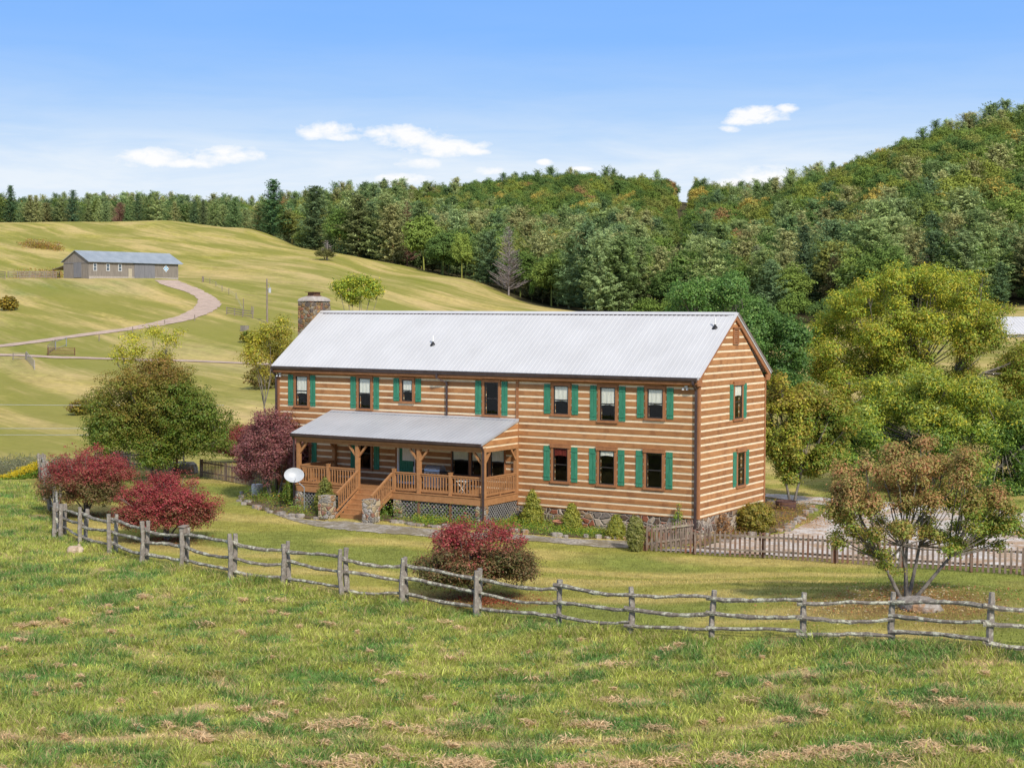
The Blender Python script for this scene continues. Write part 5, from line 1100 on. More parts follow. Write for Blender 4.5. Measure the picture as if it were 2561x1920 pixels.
# goldenrod and rough growth beyond the crest on the left (nobody could count the stems)
def plants(name, pts, hgt, leafs, pal, leaf, label, cat, seed, sig=.12, kind='stuff', k=10, palhi=None, hs=.5):
    r = np.random.default_rng(seed); n = len(pts); kk = r.poisson(k, n)+1; rep = np.repeat(np.arange(n), kk); P = np.array(pts)[rep]; hv = np.array(hgt)[rep]
    t = r.uniform(0, 1, len(rep)); C = P+np.stack([r.normal(0, sig, len(rep)), r.normal(0, sig, len(rep)), t*hv], 1); N = r.normal(size=(len(rep), 3))+np.array([0, 0, .7])
    col = pick(pal, len(rep), r)
    if palhi: col = np.where((t > hs)[:, None], pick(palhi, len(rep), r), col)
    V, Fc = diamonds(C, N, leaf*r.uniform(.6, 1.3, len(rep)), .4, r); return mobj(name, npmesh(name, V, Fc, np.repeat(col, 4, 0), [M['leaf']]), label=label, cat=cat, kind=kind)
pts = []; hh = []
for _ in range(900):
    px = rng.uniform(-60, 106); d = 92+rng.uniform(-1.5, 2.5)+(px/106)*1.5; p = gd(px, d); pts.append(p); hh.append(max(.4, (px2m(1, d)*(1181+rng.uniform(-8, 26)-0)*0+ (8.82+(769-(1207-.44*px*1.0-rng.uniform(0, 16)))*d/F)-p[2])))
plants('goldenrod', pts, hh, 1, G1, .12, 'band of yellow goldenrod at the left edge beyond the fence', 'flowers', 71, k=26, palhi=[((.75,.55,.02),3),((.62,.48,.03),2),((.2,.24,.04),1)], hs=.62)
pts = []; hh = []
for _ in range(900):
    px = rng.uniform(-60, 200); d = 99+rng.uniform(0, 8); p = gd(px, d); pts.append(p); hh.append(rng.uniform(.3, 1.3)*np.interp(px, [-60, 60, 200], [1, 1, .3]))
plants('rough_weeds', pts, hh, 1, [((.20,.21,.12),3),((.26,.25,.16),3),((.14,.17,.07),2)], .12, 'grey green weeds growing behind the goldenrod', 'weeds', 72, k=18)
def inpoly(P, D):
    ins = np.zeros(len(P), bool); j = len(D)-1
    for i in range(len(D)):
        c = ((D[i,1] > P[:,1]) != (D[j,1] > P[:,1])) & (P[:,0] < (D[j,0]-D[i,0])*(P[:,1]-D[i,1])/(D[j,1]-D[i,1]+1e-12)+D[i,0]); ins ^= c; j = i
    return ins
def bedplants(name, D, n, hlo, hhi, pal, label, seed, palhi=None, k=10, leaf=.075):
    x0, y0 = D.min(0); x1, y1 = D.max(0); P = np.stack([rng.uniform(x0, x1, n*6), rng.uniform(y0, y1, n*6)], 1); P = P[inpoly(P, D)]
    P = P[fbm(P[:,0]*.9, P[:,1]*.9, seed, 2) > .42][:n]; z = zg(P[:,0], P[:,1]); return plants(name, np.column_stack([P, z]), rng.uniform(hlo, hhi, len(P))*(.5+fbm(P[:,0]*.7, P[:,1]*.7, seed+1, 2)), 1, pal, leaf, label, 'plants', seed, k=k, palhi=palhi, hs=.8)
FL = G1*3+[((.70,.45,.03),1),((.75,.25,.03),.6),((.65,.55,.5),.5)]
bedplants('flower_bed_plants', BED1, 1300, .25, .75, G1+OL, 'leafy flowering plants in the curved bed left of the steps', 81, FL)
bedplants('flower_bed_plants', BED2[(BED2[:, 0] < -8.6)] if False else BED2, 3200, .12, .42, G1+G1[2:], 'low green plants in the long bed in front of the porch and wall', 82, G1+G2)
bedplants('flower_bed_plants', BED3, 900, .1, .4, OL+RU[:2], 'low mixed plants in the bed beside the gravel drive', 83)
pp = [onY(x, y, Y)[:2] for x, y, Y in ((955,1290,-3.6),(975,1285,-3.4),(1000,1290,-3.3),(1060,1300,-3.2),(1100,1305,-3.2),(940,1280,-3.7),(1150,1310,-3.1),(1175,1315,-3.2))]
pp = np.array([(a+rng.normal(0, .25), b+rng.normal(0, .2)) for a, b in pp for _ in range(16)]); plants('tall_flowers', np.column_stack([pp, zg(pp[:,0], pp[:,1])]), rng.uniform(.5, 1.05, len(pp)), 1, G1, .08, 'tall flowering stems right of the steps against the lattice', 'plants', 84, k=12, palhi=G1+[((.7,.3,.3),1),((.75,.65,.6),1),((.7,.5,.05),1)], hs=.8)
# ------------------------------------------------------------------ grass
def blades(name, P, hgt, wid, col, lean, r, label, cat='grass', seg=2, out=None):
    n = len(P); a = r.uniform(0, 2*math.pi, n); dx = np.cos(a); dy = np.sin(a); la = r.uniform(0, 2*math.pi, n) if out is None else out+r.normal(0, .5, n); ln = lean*r.uniform(.3, 1.3, n)*hgt; lx = np.cos(la)*ln; ly = np.sin(la)*ln
    W2 = wid*.5; x, y, z = P.T
    b0 = np.stack([x-dx*W2, y-dy*W2, z-.01], 1); b1 = np.stack([x+dx*W2, y+dy*W2, z-.01], 1)
    if seg == 2:
        m0 = np.stack([x-dx*W2*.8+lx*.35, y-dy*W2*.8+ly*.35, z+hgt*.6], 1); m1 = np.stack([x+dx*W2*.8+lx*.35, y+dy*W2*.8+ly*.35, z+hgt*.6], 1); t = np.stack([x+lx, y+ly, z+hgt*np.where(ln > hgt*.9, .75, 1)], 1)
        V = np.stack([b0, b1, m1, m0, t], 1).reshape(-1, 3); i = np.arange(n)[:, None]*5; F3 = np.concatenate([i+np.array([[0,1,2]]), i+np.array([[0,2,3]]), i+np.array([[3,2,4]])], 0); c = np.repeat(col, 5, 0)
    else:
        t = np.stack([x+lx, y+ly, z+hgt], 1); V = np.stack([b0, b1, t], 1).reshape(-1, 3); F3 = np.arange(3*n).reshape(-1, 3); c = np.repeat(col, 3, 0)
    return mobj(name, npmesh(name, V, F3, c, [M['leaf']]), label=label, cat=cat, kind='stuff')
r = np.random.default_rng(99)
# clumps in the rough pasture in front of the rail fence
n = 38000; d = np.sqrt(r.uniform(26.5**2, 92**2, n*3)); px = r.uniform(-60, 2620, n*3); keep = (d < fence_depth(px)+.25) & (r.uniform(size=n*3) < np.clip(1.5-d/60, .18, 1)); d, px = d[keep][:n], px[keep][:n]
u_ = (px-1280.5)/F*d; X = CX+d*sya+u_*cya; Y = CY+d*cya-u_*sya
fcol, st = field_col(X, Y); k = np.where(st > .5, 10, 17); rep = np.repeat(np.arange(len(X)), k); rad = .07+.10*r.uniform(size=len(X))
sx = r.normal(size=len(rep))*rad[rep]; sy = r.normal(size=len(rep))*rad[rep]; XX, YY = X[rep]+sx, Y[rep]+sy
stc = st[rep]; hgt = (.05+.16*fbm(X*1.5, Y*1.5, 17, 3)**1.5*1.7)[rep]*r.uniform(.5, 1.25, len(rep))*(1-.55*stc); hgt *= 1+.5*np.exp(-((d[rep]-fence_depth(px)[rep])/1.2)**2)
col = fcol[rep]*r.uniform(.7, 1.5, len(rep))[:, None]*(.5+.95*r.uniform(size=len(X)))[rep][:, None]
dry = r.uniform(size=len(rep)) < .16; col[dry] = np.array([.60,.46,.22])*r.uniform(.7, 1.2, (dry.sum(), 1))
print('pasture blades', len(rep))
blades('pasture_grass', np.stack([XX, YY, zg(XX, YY)], 1), hgt, np.full(len(rep), .016)*r.uniform(.6, 1.5, len(rep)), col, 1.25+stc*1.5, r, 'rough tufted pasture grass with straw patches in front of the rail fence', out=np.arctan2(sy, sx))
# wisps of cut hay lying in the grass
n = 190; d = np.sqrt(r.uniform(27**2, 50**2, n)); px = r.uniform(-40, 2600, n); kp = d < fence_depth(px)-1.2; d, px = d[kp], px[kp]
hx = r.uniform(600, 2400, 60); d = np.concatenate([d, 30.6+r.normal(0, .16, 45)+.0, np.full(15, 33.6)+r.normal(0, .2, 15)]); px = np.concatenate([px, hx]); size = np.concatenate([r.gamma(2.2, .065, len(px)-60), r.uniform(.15, .45, 60)])
u_ = (px-1280.5)/F*d; X = CX+d*sya+u_*cya; Y = CY+d*cya-u_*sya; kq = (40+size*420).astype(int); rp_ = np.repeat(np.arange(len(X)), kq)
XX = X[rp_]+r.normal(size=len(rp_))*size[rp_]*.75*cya+r.normal(size=len(rp_))*size[rp_]*.25*sya; YY = Y[rp_]-r.normal(size=len(rp_))*size[rp_]*.6*sya*.5+r.normal(size=len(rp_))*size[rp_]*.35
hc_ = np.array([.78,.56,.32])*r.uniform(.7, 1.25, (len(rp_), 1)); N_ = r.normal(size=(len(rp_), 3))*.35+np.array([0, 0, 1.]); V, Fc = diamonds(np.stack([XX, YY, zg(XX, YY)+r.uniform(.05, .15, len(rp_))], 1), N_, r.uniform(.10, .24, len(rp_)), .12, r)
mobj('cut_hay', npmesh('cut_hay', V, Fc, np.repeat(hc_, 4, 0), [M['leaf']]), label='pale wisps and thin rows of cut hay lying in the rough pasture', cat='hay', kind='stuff')
# broad leaved weeds in the pasture
n = 260; d = np.sqrt(r.uniform(28**2, 50**2, n)); px = r.uniform(-40, 2600, n); kp = d < fence_depth(px)-.3; d, px = d[kp], px[kp]; u_ = (px-1280.5)/F*d; X = CX+d*sya+u_*cya; Y = CY+d*cya-u_*sya
plants('pasture_weeds', np.column_stack([X, Y, zg(X, Y)]), r.uniform(.10, .3, len(X)), 1, [((.10,.22,.07),3),((.14,.27,.06),3),((.09,.19,.05),2)], .085, 'darker broad leaved weeds among the pasture grass', 'weeds', 93, sig=.13, k=26)
# mown lawn
n = 420000; d = np.sqrt(r.uniform(36**2, 96**2, n)); px = r.uniform(60, 2620, n); u_ = (px-1280.5)/F*d; X = CX+d*sya+u_*cya; Y = CY+d*cya-u_*sya
keep = (d > fence_depth(px)-.2) & ~((X > -23.2) & (X < .2) & (Y > -.1) & (Y < 7.2)) & ~((X > -19.6) & (X < -8.8) & (Y > -3) & (Y < 0)) & (r.uniform(size=n) < np.clip(1.5-d/75, .3, 1))
GP = bpy.data.objects['gravel_path'].data; gv = np.array([v.co[:2] for v in GP.vertices]).reshape(-1, 8, 2); GPD = np.concatenate([gv[:, 0], gv[::-1, -1]])
DR = bpy.data.objects['gravel_driveway'].data
drv = np.array([g(*q)[:2] for q in [(1625,1376),(1745,1372),(1830,1352),(1960,1335),(2040,1300),(2078,1266),(1915,1244),(1912,1234),(2100,1248),(2300,1262),(2700,1285),(2760,1430),(2561,1424),(2250,1410),(1900,1388)]])
P2 = np.stack([X, Y], 1)
for D_ in (GPD, drv, BED1, BED2, BED3): keep &= ~inpoly(P2, D_)
X, Y, d = X[keep], Y[keep], d[keep]
stripe = .5+.5*np.sin((X*.35-Y*.94+1.5*fbm(X*.06, Y*.06, 5, 2)*6)*1.25)
lc = lerp(np.array([.34,.325,.07]), np.array([.52,.42,.135]), ss(.35, .65, stripe*.52+fbm(X*.25, Y*.25, 21, 4)*.48)); lc = lerp(lc, np.array([.24,.265,.055]), ss(.52, .66, fbm(X*.16+5, Y*.16, 23, 3)))
lc = lc*r.uniform(.7, 1.35, (len(X), 1)); print('lawn blades', len(X))
blades('lawn_grass', np.stack([X, Y, zg(X, Y)], 1), r.uniform(.035, .075, len(X)), r.uniform(.02, .035, len(X)), lc, .8, r, 'short mown lawn grass between the rail fence and the house', seg=1)
# fallen leaves below the reddish tree and the red bush
P = []; C_ = []
for (px, py, R_, n, pal) in ((2290, 1500, 4.5, 2600, [((.50,.30,.12),3),((.42,.17,.07),2),((.60,.50,.30),2)]), (1225, 1505, 2.2, 900, [((.35,.06,.04),3),((.30,.14,.06),3)]), (1990, 1300, 4.0, 1800, [((.48,.28,.13),3),((.40,.20,.08),2)]), (215, 1290, 2.0, 300, [((.35,.06,.04),3)]), (420, 1350, 2.0, 400, [((.35,.06,.04),3)])):
    c = g(px, py); a = r.uniform(0, 2*math.pi, n); q = R_*np.abs(r.normal(0, .5, n)); X = c[0]+q*np.cos(a); Y = c[1]+q*np.sin(a); P.append(np.stack([X, Y, zg(X, Y)+.07], 1)); C_.append(pick(pal, n, r))
P = np.concatenate(P); C_ = np.concatenate(C_); V, Fc = diamonds(P, r.normal(size=P.shape)*.35+np.array([0,0,1.]), r.uniform(.05, .10, len(P)), .7, r)
mobj('fallen_leaves', npmesh('fallen_leaves', V, Fc, np.repeat(C_, 4, 0), [M['leaf']]), label='scattered fallen leaves on the lawn and gravel under the trees', cat='fallen leaves', kind='stuff')
# ------------------------------------------------------------------ forest
def trunk_arr(h, r0, sides=5, bend=0):
    zs = np.linspace(-1.5, h, 5); V = []
    for z in zs:
        rr = r0*(1-max(z, 0)/h*.9)
        for k in range(sides): a = 2*math.pi*k/sides; V.append((rr*math.cos(a), rr*math.sin(a), z))
    Fc = [(i*sides+k, i*sides+(k+1) % sides, (i+1)*sides+(k+1) % sides, (i+1)*sides+k) for i in range(4) for k in range(sides)]
    return np.array(V), np.array(Fc)
def pine_proto(name, seed, h=18., w=9., dens=1.0, top=1.0, leaf=.8, round_=0.):
    r = np.random.default_rng(seed); C = []; N = []; col = []; VT, FT = trunk_arr(h*.95, .22); LV = []; z = h*.06; lop = r.uniform(0, 6)
    while z < h*.985:
        t = z/h; prof = (1-t)**(.72-.20*round_ if round_ < 1 else max(.34, .52-.09*(round_-1)))*min(1, .5+t*1.9)*w/2*.92
        nb = int(r.integers(4, 8)); a0 = r.uniform(0, 6)
        for k in range(nb):
            a = a0+2*math.pi*k/nb+r.uniform(-.3, .3); L_ = prof*r.uniform(.5, 1.15)*(1+.2*math.sin(a*2+lop+z*.3)); s_ = .18*L_
            tilt = .14+.75*t*t+.2*t; e = max(L_, .4)
            LV.append(((0, 0, z), (e*math.cos(a), e*math.sin(a), z+e*tilt)))
            while s_ < e:
                zz = z+s_*tilt+.10*(s_/e)**2*e*.5; m_ = max(1, int(6*dens)); c = np.array([s_*math.cos(a), s_*math.sin(a), zz])
                C.append(c+r.normal(size=(m_, 3))*np.array([.26, .26, .13])); N.append(r.normal(size=(m_, 3))*.38+np.array([math.cos(a)*.35, math.sin(a)*.35, .9]))
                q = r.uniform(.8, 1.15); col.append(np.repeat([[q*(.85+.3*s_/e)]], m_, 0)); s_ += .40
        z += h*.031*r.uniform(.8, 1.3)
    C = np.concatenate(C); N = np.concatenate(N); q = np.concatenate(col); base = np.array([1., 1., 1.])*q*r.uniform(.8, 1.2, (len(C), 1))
    V, Fc = diamonds(C, N, leaf*r.uniform(.6, 1.2, len(C)), .30, r)
    BV = []; 
    for a, b in LV[::2]:
        a = np.array(a); b = np.array(b)*np.array([.85, .85, 1]); n_ = np.array([0, 0, .06]); s_ = np.cross(b-a, n_); s_ = s_/np.linalg.norm(s_)*.05; BV.append([a-s_, a+s_, b+s_*.2, b-s_*.2])
    BV = np.array(BV).reshape(-1, 3); BF = np.arange(len(BV)).reshape(-1, 4)
    VV = np.concatenate([V, VT, BV]); FF = np.concatenate([Fc, FT+len(V), BF+len(V)+len(VT)])
    cc = np.concatenate([np.repeat(base, 4, 0), np.tile([[1.6, 1.1, 1.3]], (len(VT)+len(BV), 1))]); return npmesh(name, VV, FF, cc, [M['forest']])
def broad_proto(name, seed, h=15., w=10., n=20, tips=720, k=11, leaf=.52):
    r = np.random.default_rng(seed); lob = lobes_auto((0, 0, h*.58), (w*.5, w*.5, h*.42), n, r, .30, .46, .64, .85, -.7)
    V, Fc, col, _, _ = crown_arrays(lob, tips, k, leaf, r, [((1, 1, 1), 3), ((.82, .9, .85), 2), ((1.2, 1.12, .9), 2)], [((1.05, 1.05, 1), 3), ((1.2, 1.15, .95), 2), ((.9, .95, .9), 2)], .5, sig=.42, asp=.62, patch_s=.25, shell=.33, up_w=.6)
    VT, FT = trunk_arr(h*.8, .2); return npmesh(name, np.concatenate([V, VT]), np.concatenate([Fc, FT+len(V)]), np.concatenate([col, np.tile([[1.5, 1.2, 1.2]], (len(VT), 1))]), [M['forest']])
def dead_proto(name, seed, h=14., w=6.5, dens=1, step=.027):
    r = np.random.default_rng(seed); mb = MB(); mb.tube([(0, 0, -1), (0.1, 0, h*.5), (0, .1, h)], [.22, .15, .04], 6, False); z = h*.08
    while z < h*.98:
        for k in range(int(r.integers(5, 8))):
            a = r.uniform(0, 2*math.pi); L_ = (1-z/h)**.7*w/2*r.uniform(.6, 1.1)+.3; e = (L_*math.cos(a), L_*math.sin(a), z+L_*.42); mb.tube([(0, 0, z), (e[0]*.5, e[1]*.5, z+L_*.12), e], [.06, .045, .02], 4, False)
            for j in range(int(7*dens)):
                t = r.uniform(.2, 1); b = a+r.uniform(-1.1, 1.1); l = L_*r.uniform(.2, .5); p = (e[0]*t, e[1]*t, z+L_*(.12+.3*t)*t); mb.tube([p, (p[0]+l*math.cos(b), p[1]+l*math.sin(b), p[2]+l*.55)], [.03, .016], 3, False)
        z += h*step
    me = bpy.data.meshes.new(name); me.from_pydata(mb.v, [], mb.f); me.materials.append(M['deadwood']); return me
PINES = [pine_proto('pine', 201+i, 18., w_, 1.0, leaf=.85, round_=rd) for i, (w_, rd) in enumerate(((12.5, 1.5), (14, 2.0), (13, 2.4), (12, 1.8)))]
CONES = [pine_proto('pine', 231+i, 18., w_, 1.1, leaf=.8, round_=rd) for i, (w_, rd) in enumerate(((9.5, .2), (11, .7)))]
BROAD = [broad_proto('broadleaf', 301+i, 15., w_) for i, w_ in enumerate((10.5, 12, 9.5))]
BUSHM = broad_proto('thicket', 330, 6., 7., 16, 420, 9, .45)
pine_hues = [(.055,.080,.034),(.068,.090,.036),(.085,.105,.042),(.105,.12,.052),(.12,.12,.055),(.115,.11,.05),(.05,.072,.036),(.10,.125,.058)]
broad_hues = [(.075,.10,.028),(.095,.12,.03),(.12,.14,.036),(.15,.15,.035),(.065,.09,.03),(.145,.135,.04),(.08,.11,.035),(.11,.12,.035)]
rr = np.random.default_rng(555); cand = []
d = 300.
while d < 1130:
    sp_d = np.interp(d, [300, 500, 800, 1150], [8.2, 8.8, 9.6, 11.]); half = .42*d; xs = np.arange(-half, half, sp_d)
    for x in xs:
        dd2 = d+rr.uniform(-.45, .45)*sp_d; l = x+rr.uniform(-.42, .42)*sp_d; px = 1280.5+F*l/dd2
        if px < -250 or px > 2800: continue
        fs_ = forest_start(px)
        if dd2 < fs_+2: continue
        # the cleared swath that climbs the hill
        if dd2 > 355:
            c = np.interp(dd2, [355, 600, 1130], [1690, 1697, 1709]); wd = np.interp(dd2, [355, 700, 1000, 1130], [6.0, 7.0, 9.0, 10])
            if abs(px-c)*dd2/F < wd*.5+1.6: continue
        edge = dd2-fs_ < 16
        if dd2 > 600 and px < 1900: pb = .98
        elif px > 1700 and dd2 > 500: pb = .85
        elif px < 900: pb = .12
        else: pb = .40
        pb = .04 if (px < 900 and dd2 < 640) else min(1, max(0, pb+(fbm(np.array([l*.015]), np.array([dd2*.015]), 61, 2)[0]-.5)*1.6))
        kind = 'b' if rr.random() < pb else 'p'; 
        if kind == 'p': h = rr.uniform(13, 21)*(1 if not (px < 860 and dd2 < 640) else .62); s_ = h/18.
        else: h = rr.uniform(10.5, 16.5); s_ = h/15.
        if edge and rr.random() < .45 and px > 620: kind = 'u'; h = rr.uniform(3, 6.5); s_ = h/6
        X = CX+dd2*sya+l*cya; Y = CY+dd2*cya-l*sya; cand.append([kind, X, Y, float(zg(X, Y)), dd2, px, h, s_])
    d += sp_d*.88
# trees of the photograph that stand out, placed one by one: (kind, px, top y, base depth, width factor, hue, label)
man = [('p',685,450,500,1.45,(.06,.11,.045),'tall dark blue green pine rising highest above the left tree line'),('p',787,466,470,1.5,(.07,.10,.045),'broad dark pine second to the right of the tallest one on the crest'),('p',897,488,448,1.6,(.11,.125,.05),'broad bronze green pine standing where the hay field narrows'),
 ('p',1424,590,352,1.25,(.10,.14,.05),'large rounded green pine in front of the wood above the middle of the roof'),('p',1600,612,345,1.3,(.11,.135,.055),'wide grey green pine in front of the wood above the right half of the roof'),('p',1052,505,452,1.2,(.085,.12,.045),'tall layered pine right of the reddish dead conifer'),
 ('p',2085,625,330,1.1,(.13,.11,.05),'bronze pine behind the deep green tree, lower edge of the wood'),('p',2010,560,342,1.15,(.06,.09,.045),'dark blue green pine at the lower edge of the wood right of the house'),('p',2500,650,316,1.5,(.07,.11,.05),'broad green pine above the pale roofed barn at the right edge'),('p',1890,610,350,1.0,(.12,.13,.07),'pale grey green pine at the wood edge right of the ridge'),
 ('p',30,466,596,1.3,(.06,.10,.045),'full dark pine at the left edge of the picture on the crest'),('p',185,478,590,1.1,(.06,.10,.05),'dark green pine on the crest above the barn'),('p',510,500,540,1.0,(.08,.10,.045),'rounded pine on the crest left of the tallest one'),
 ('b',1155,575,400,.8,(.15,.19,.045),'small yellow green tree at the wood edge above the roof'),('b',1330,700,372,.45,(.11,.17,.04),'low bright green bush tree at the foot of the wood')]
occ_man = []
for kind, px, top, d, wf_, hue, lab in man:
    p = gd(px, d); h = (8.82+(769-top)*d/F)-p[2]; h = max(h, 3)
    pool = CONES if kind == 'p' else BROAD; hp = 18. if kind == 'p' else 15.
    o = mobj('pine_tree' if kind == 'p' else 'broadleaf_tree', pool[(px+top) % len(pool)], loc=Vector(p)); o.scale = (h/hp*wf_, h/hp*wf_, h/hp); o.rotation_euler = (0, 0, px*.7)
    o['hue_tree'] = tuple(v*2.0 for v in hue); tag(o, lab, 'tree'); occ_man.append((px, d))
for px, top, d, wf_, nm, lab, mat in [(1272,565,370,1.45,'dead_pine','bare grey dead pine in front of the wood above the roof',None),(1018,503,440,1.2,'dead_pine','bare reddish dead conifer between dark pines','red'),(818,602,402,.9,'dead_pine','slender dead tree alone on the hay slope beside a dark bush',None),(2322,630,345,1.4,'dead_pine','bare grey purple tree in the wood above the large yellow green tree',None),(303,508,585,1.3,'dead_pine','bare reddish grey tree among the crest pines',None)]:
    p = gd(px, d); h = (8.82+(769-top)*d/F)-p[2]; me_ = dead_proto('dead_pine', px, h, 5.2*wf_, .3 if px == 818 else 1.5, .11 if px == 818 else .027)
    if mat == 'red' or px == 303: me_.materials[0] = M.setdefault('deadred', mat_noise('dead_red_needles', (.20,.10,.07), (.32,.18,.13), (1,1,1), 3, .95))
    mobj('dead_tree', me_, loc=Vector(p), label=lab, cat='dead tree'); occ_man.append((px, d))
p = gd(812, 401.5); shp = mobj('field_bush', BUSHM, loc=Vector(p), label='dark bush at the foot of the slender dead tree on the slope', cat='bush'); shp['hue_tree'] = (.16, .16, .06); shp.scale = (.75, .75, .5)
for x_, d_, s2, lb in ((375, 372, .45, 'brown brush growing against the slope behind the barn'), (60, 368, .6, 'brushy growth on the slope left of the barn'), (120, 450, .5, 'strip of brown brush on the upper left slope')):
    pass
# how much of each tree the photograph shows: sweep from near to far against what already stands in front
NB = 640; hor = np.full(NB, 1e9); bx = (np.arange(NB)+.5)*4
ub = (bx-1280.5)/F
roofl = np.where((bx > 690) & (bx < 1850), 779, 1e9); hor = np.minimum(hor, roofl)
for x0_, x1_, y_ in ((1830, 1900, 745), (1900, 2000, 860), (2060, 2120, 800), (2120, 2180, 740), (2180, 2460, 700), (2460, 2561, 860), (1690, 1830, 720)): hor = np.where((bx > x0_) & (bx < x1_), np.minimum(hor, y_), hor)
cand.sort(key=lambda c: c[4]); vis = []; lastd = 90.
for c in cand:
    if c[4] > lastd+4:
        for dq in np.arange(lastd, c[4], 6.):
            X = CX+dq*sya+ub*dq*cya; Y = CY+dq*cya-ub*dq*sya; hor = np.minimum(hor, 769-(zg(X, Y)-CZ)*F/dq)
        lastd = c[4]
    kind, X, Y, z, dd2, px, h, s_ = c; w_ = (4.4 if kind == 'p' else 5.2 if kind == 'b' else 3.2)*s_*F/dd2
    i0, i1 = int((px-w_)/4), int((px+w_)/4)+1; ytop = 769-(z+h-CZ)*F/dd2; ybot = 769-(z-CZ)*F/dd2; area = 0
    if any(abs(px-q) < 26 and abs(dd2-e) < 9 for q, e in occ_man): vis.append(-1); continue
    for i in range(max(i0, 0), min(i1, NB)):
        t = abs((bx[i]-px)/w_); yt = ytop+(ybot-ytop)*(t**1.1*.8 if kind == 'p' else t**2*.5); v = min(hor[i], ybot)-yt
        if v > 0: area += v*4
        hor[i] = min(hor[i], yt+ (ybot-ytop)*.06)
    vis.append(area if (i1 > 0 and i0 < NB) else 0.5)
vis = np.array(vis); print('candidates', len(cand), 'visible', (vis > 40).sum())
order = np.argsort(-vis); solo = {'p': [], 'b': [], 'u': []}; rest = []
for i in order:
    if vis[i] < 0: continue
    k = cand[i][0]; lim_ = {'p': 280, 'b': 220, 'u': 70}[k]
    if len(solo[k]) < lim_ and vis[i] > 150: solo[k].append(i)
    elif vis[i] > 0 or rr.random() < .35: rest.append(i)
print({k: len(v) for k, v in solo.items()}, 'rest', len(rest))
def hue_for(c):
    kind, X, Y, z, dd2, px, h, s_ = c; q = rr.random()
    if kind == 'p':
        hu = np.array(pine_hues[int(rr.integers(len(pine_hues)))])*rr.uniform(.85, 1.25)*np.array([3.2, 3.3, 3.0]); nm = 'blue green' if hu[0] < hu[1]*.80 else 'bronze tinged' if hu[0] > hu[1]*1.10 else 'grey green'
        return hu, nm
    hu = np.array(broad_hues[int(rr.integers(len(broad_hues)))])*rr.uniform(.85, 1.2)*np.array([1.85, 2.12, 2.05]); nm = 'olive green'
    if q < .012: hu = np.array((.40,.25,.12)); nm = 'rust red'
    elif q < .07: hu = np.array((.55,.44,.12)); nm = 'yellowing'
    elif hu[0] > .34: nm = 'yellow green'
    elif hu[0] < .19: nm = 'dark green'
    return hu, nm
def place_name(px, dd2, fs_):
    where = ('at far left' if px < 200 else 'above the barn' if px < 460 else 'above the road bend' if px < 640 else 'above the chimney' if px < 880 else 'above the left roof part' if px < 1180 else 'above the middle of the roof' if px < 1480
             else 'left of the cleared strip' if px < 1690 else 'right of the cleared strip' if px < 1850 else 'behind the deep green tree' if px < 2060 else 'above the largest right tree' if px < 2330 else 'towards the right edge')
    f = dd2-fs_
    band = 'edging the wood' if f < 22 else 'low in the wood' if f < 90 else 'half way up the hill' if f < 300 else 'near the hilltop'
    return band+' '+where
cnt = {}
for k in 'pbu':
    for i in solo[k]:
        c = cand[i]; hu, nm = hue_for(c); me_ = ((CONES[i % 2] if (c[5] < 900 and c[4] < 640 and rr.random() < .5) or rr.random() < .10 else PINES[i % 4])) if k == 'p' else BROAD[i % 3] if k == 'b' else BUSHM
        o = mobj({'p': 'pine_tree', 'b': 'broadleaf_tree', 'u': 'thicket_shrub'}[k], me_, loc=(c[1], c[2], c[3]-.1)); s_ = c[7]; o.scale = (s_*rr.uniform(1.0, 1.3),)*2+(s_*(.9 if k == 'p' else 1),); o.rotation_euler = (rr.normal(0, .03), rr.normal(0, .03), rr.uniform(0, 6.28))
        o['hue_tree'] = tuple(float(v) for v in hu); sp2 = {'p': 'pine', 'b': 'leafy tree', 'u': 'shrub'}[k]
        lab = nm+' '+sp2+' '+place_name(c[5], c[4], float(forest_start(c[5]))); tag(o, lab, {'p': 'pine', 'b': 'tree', 'u': 'shrub'}[k], lab+', one of many')
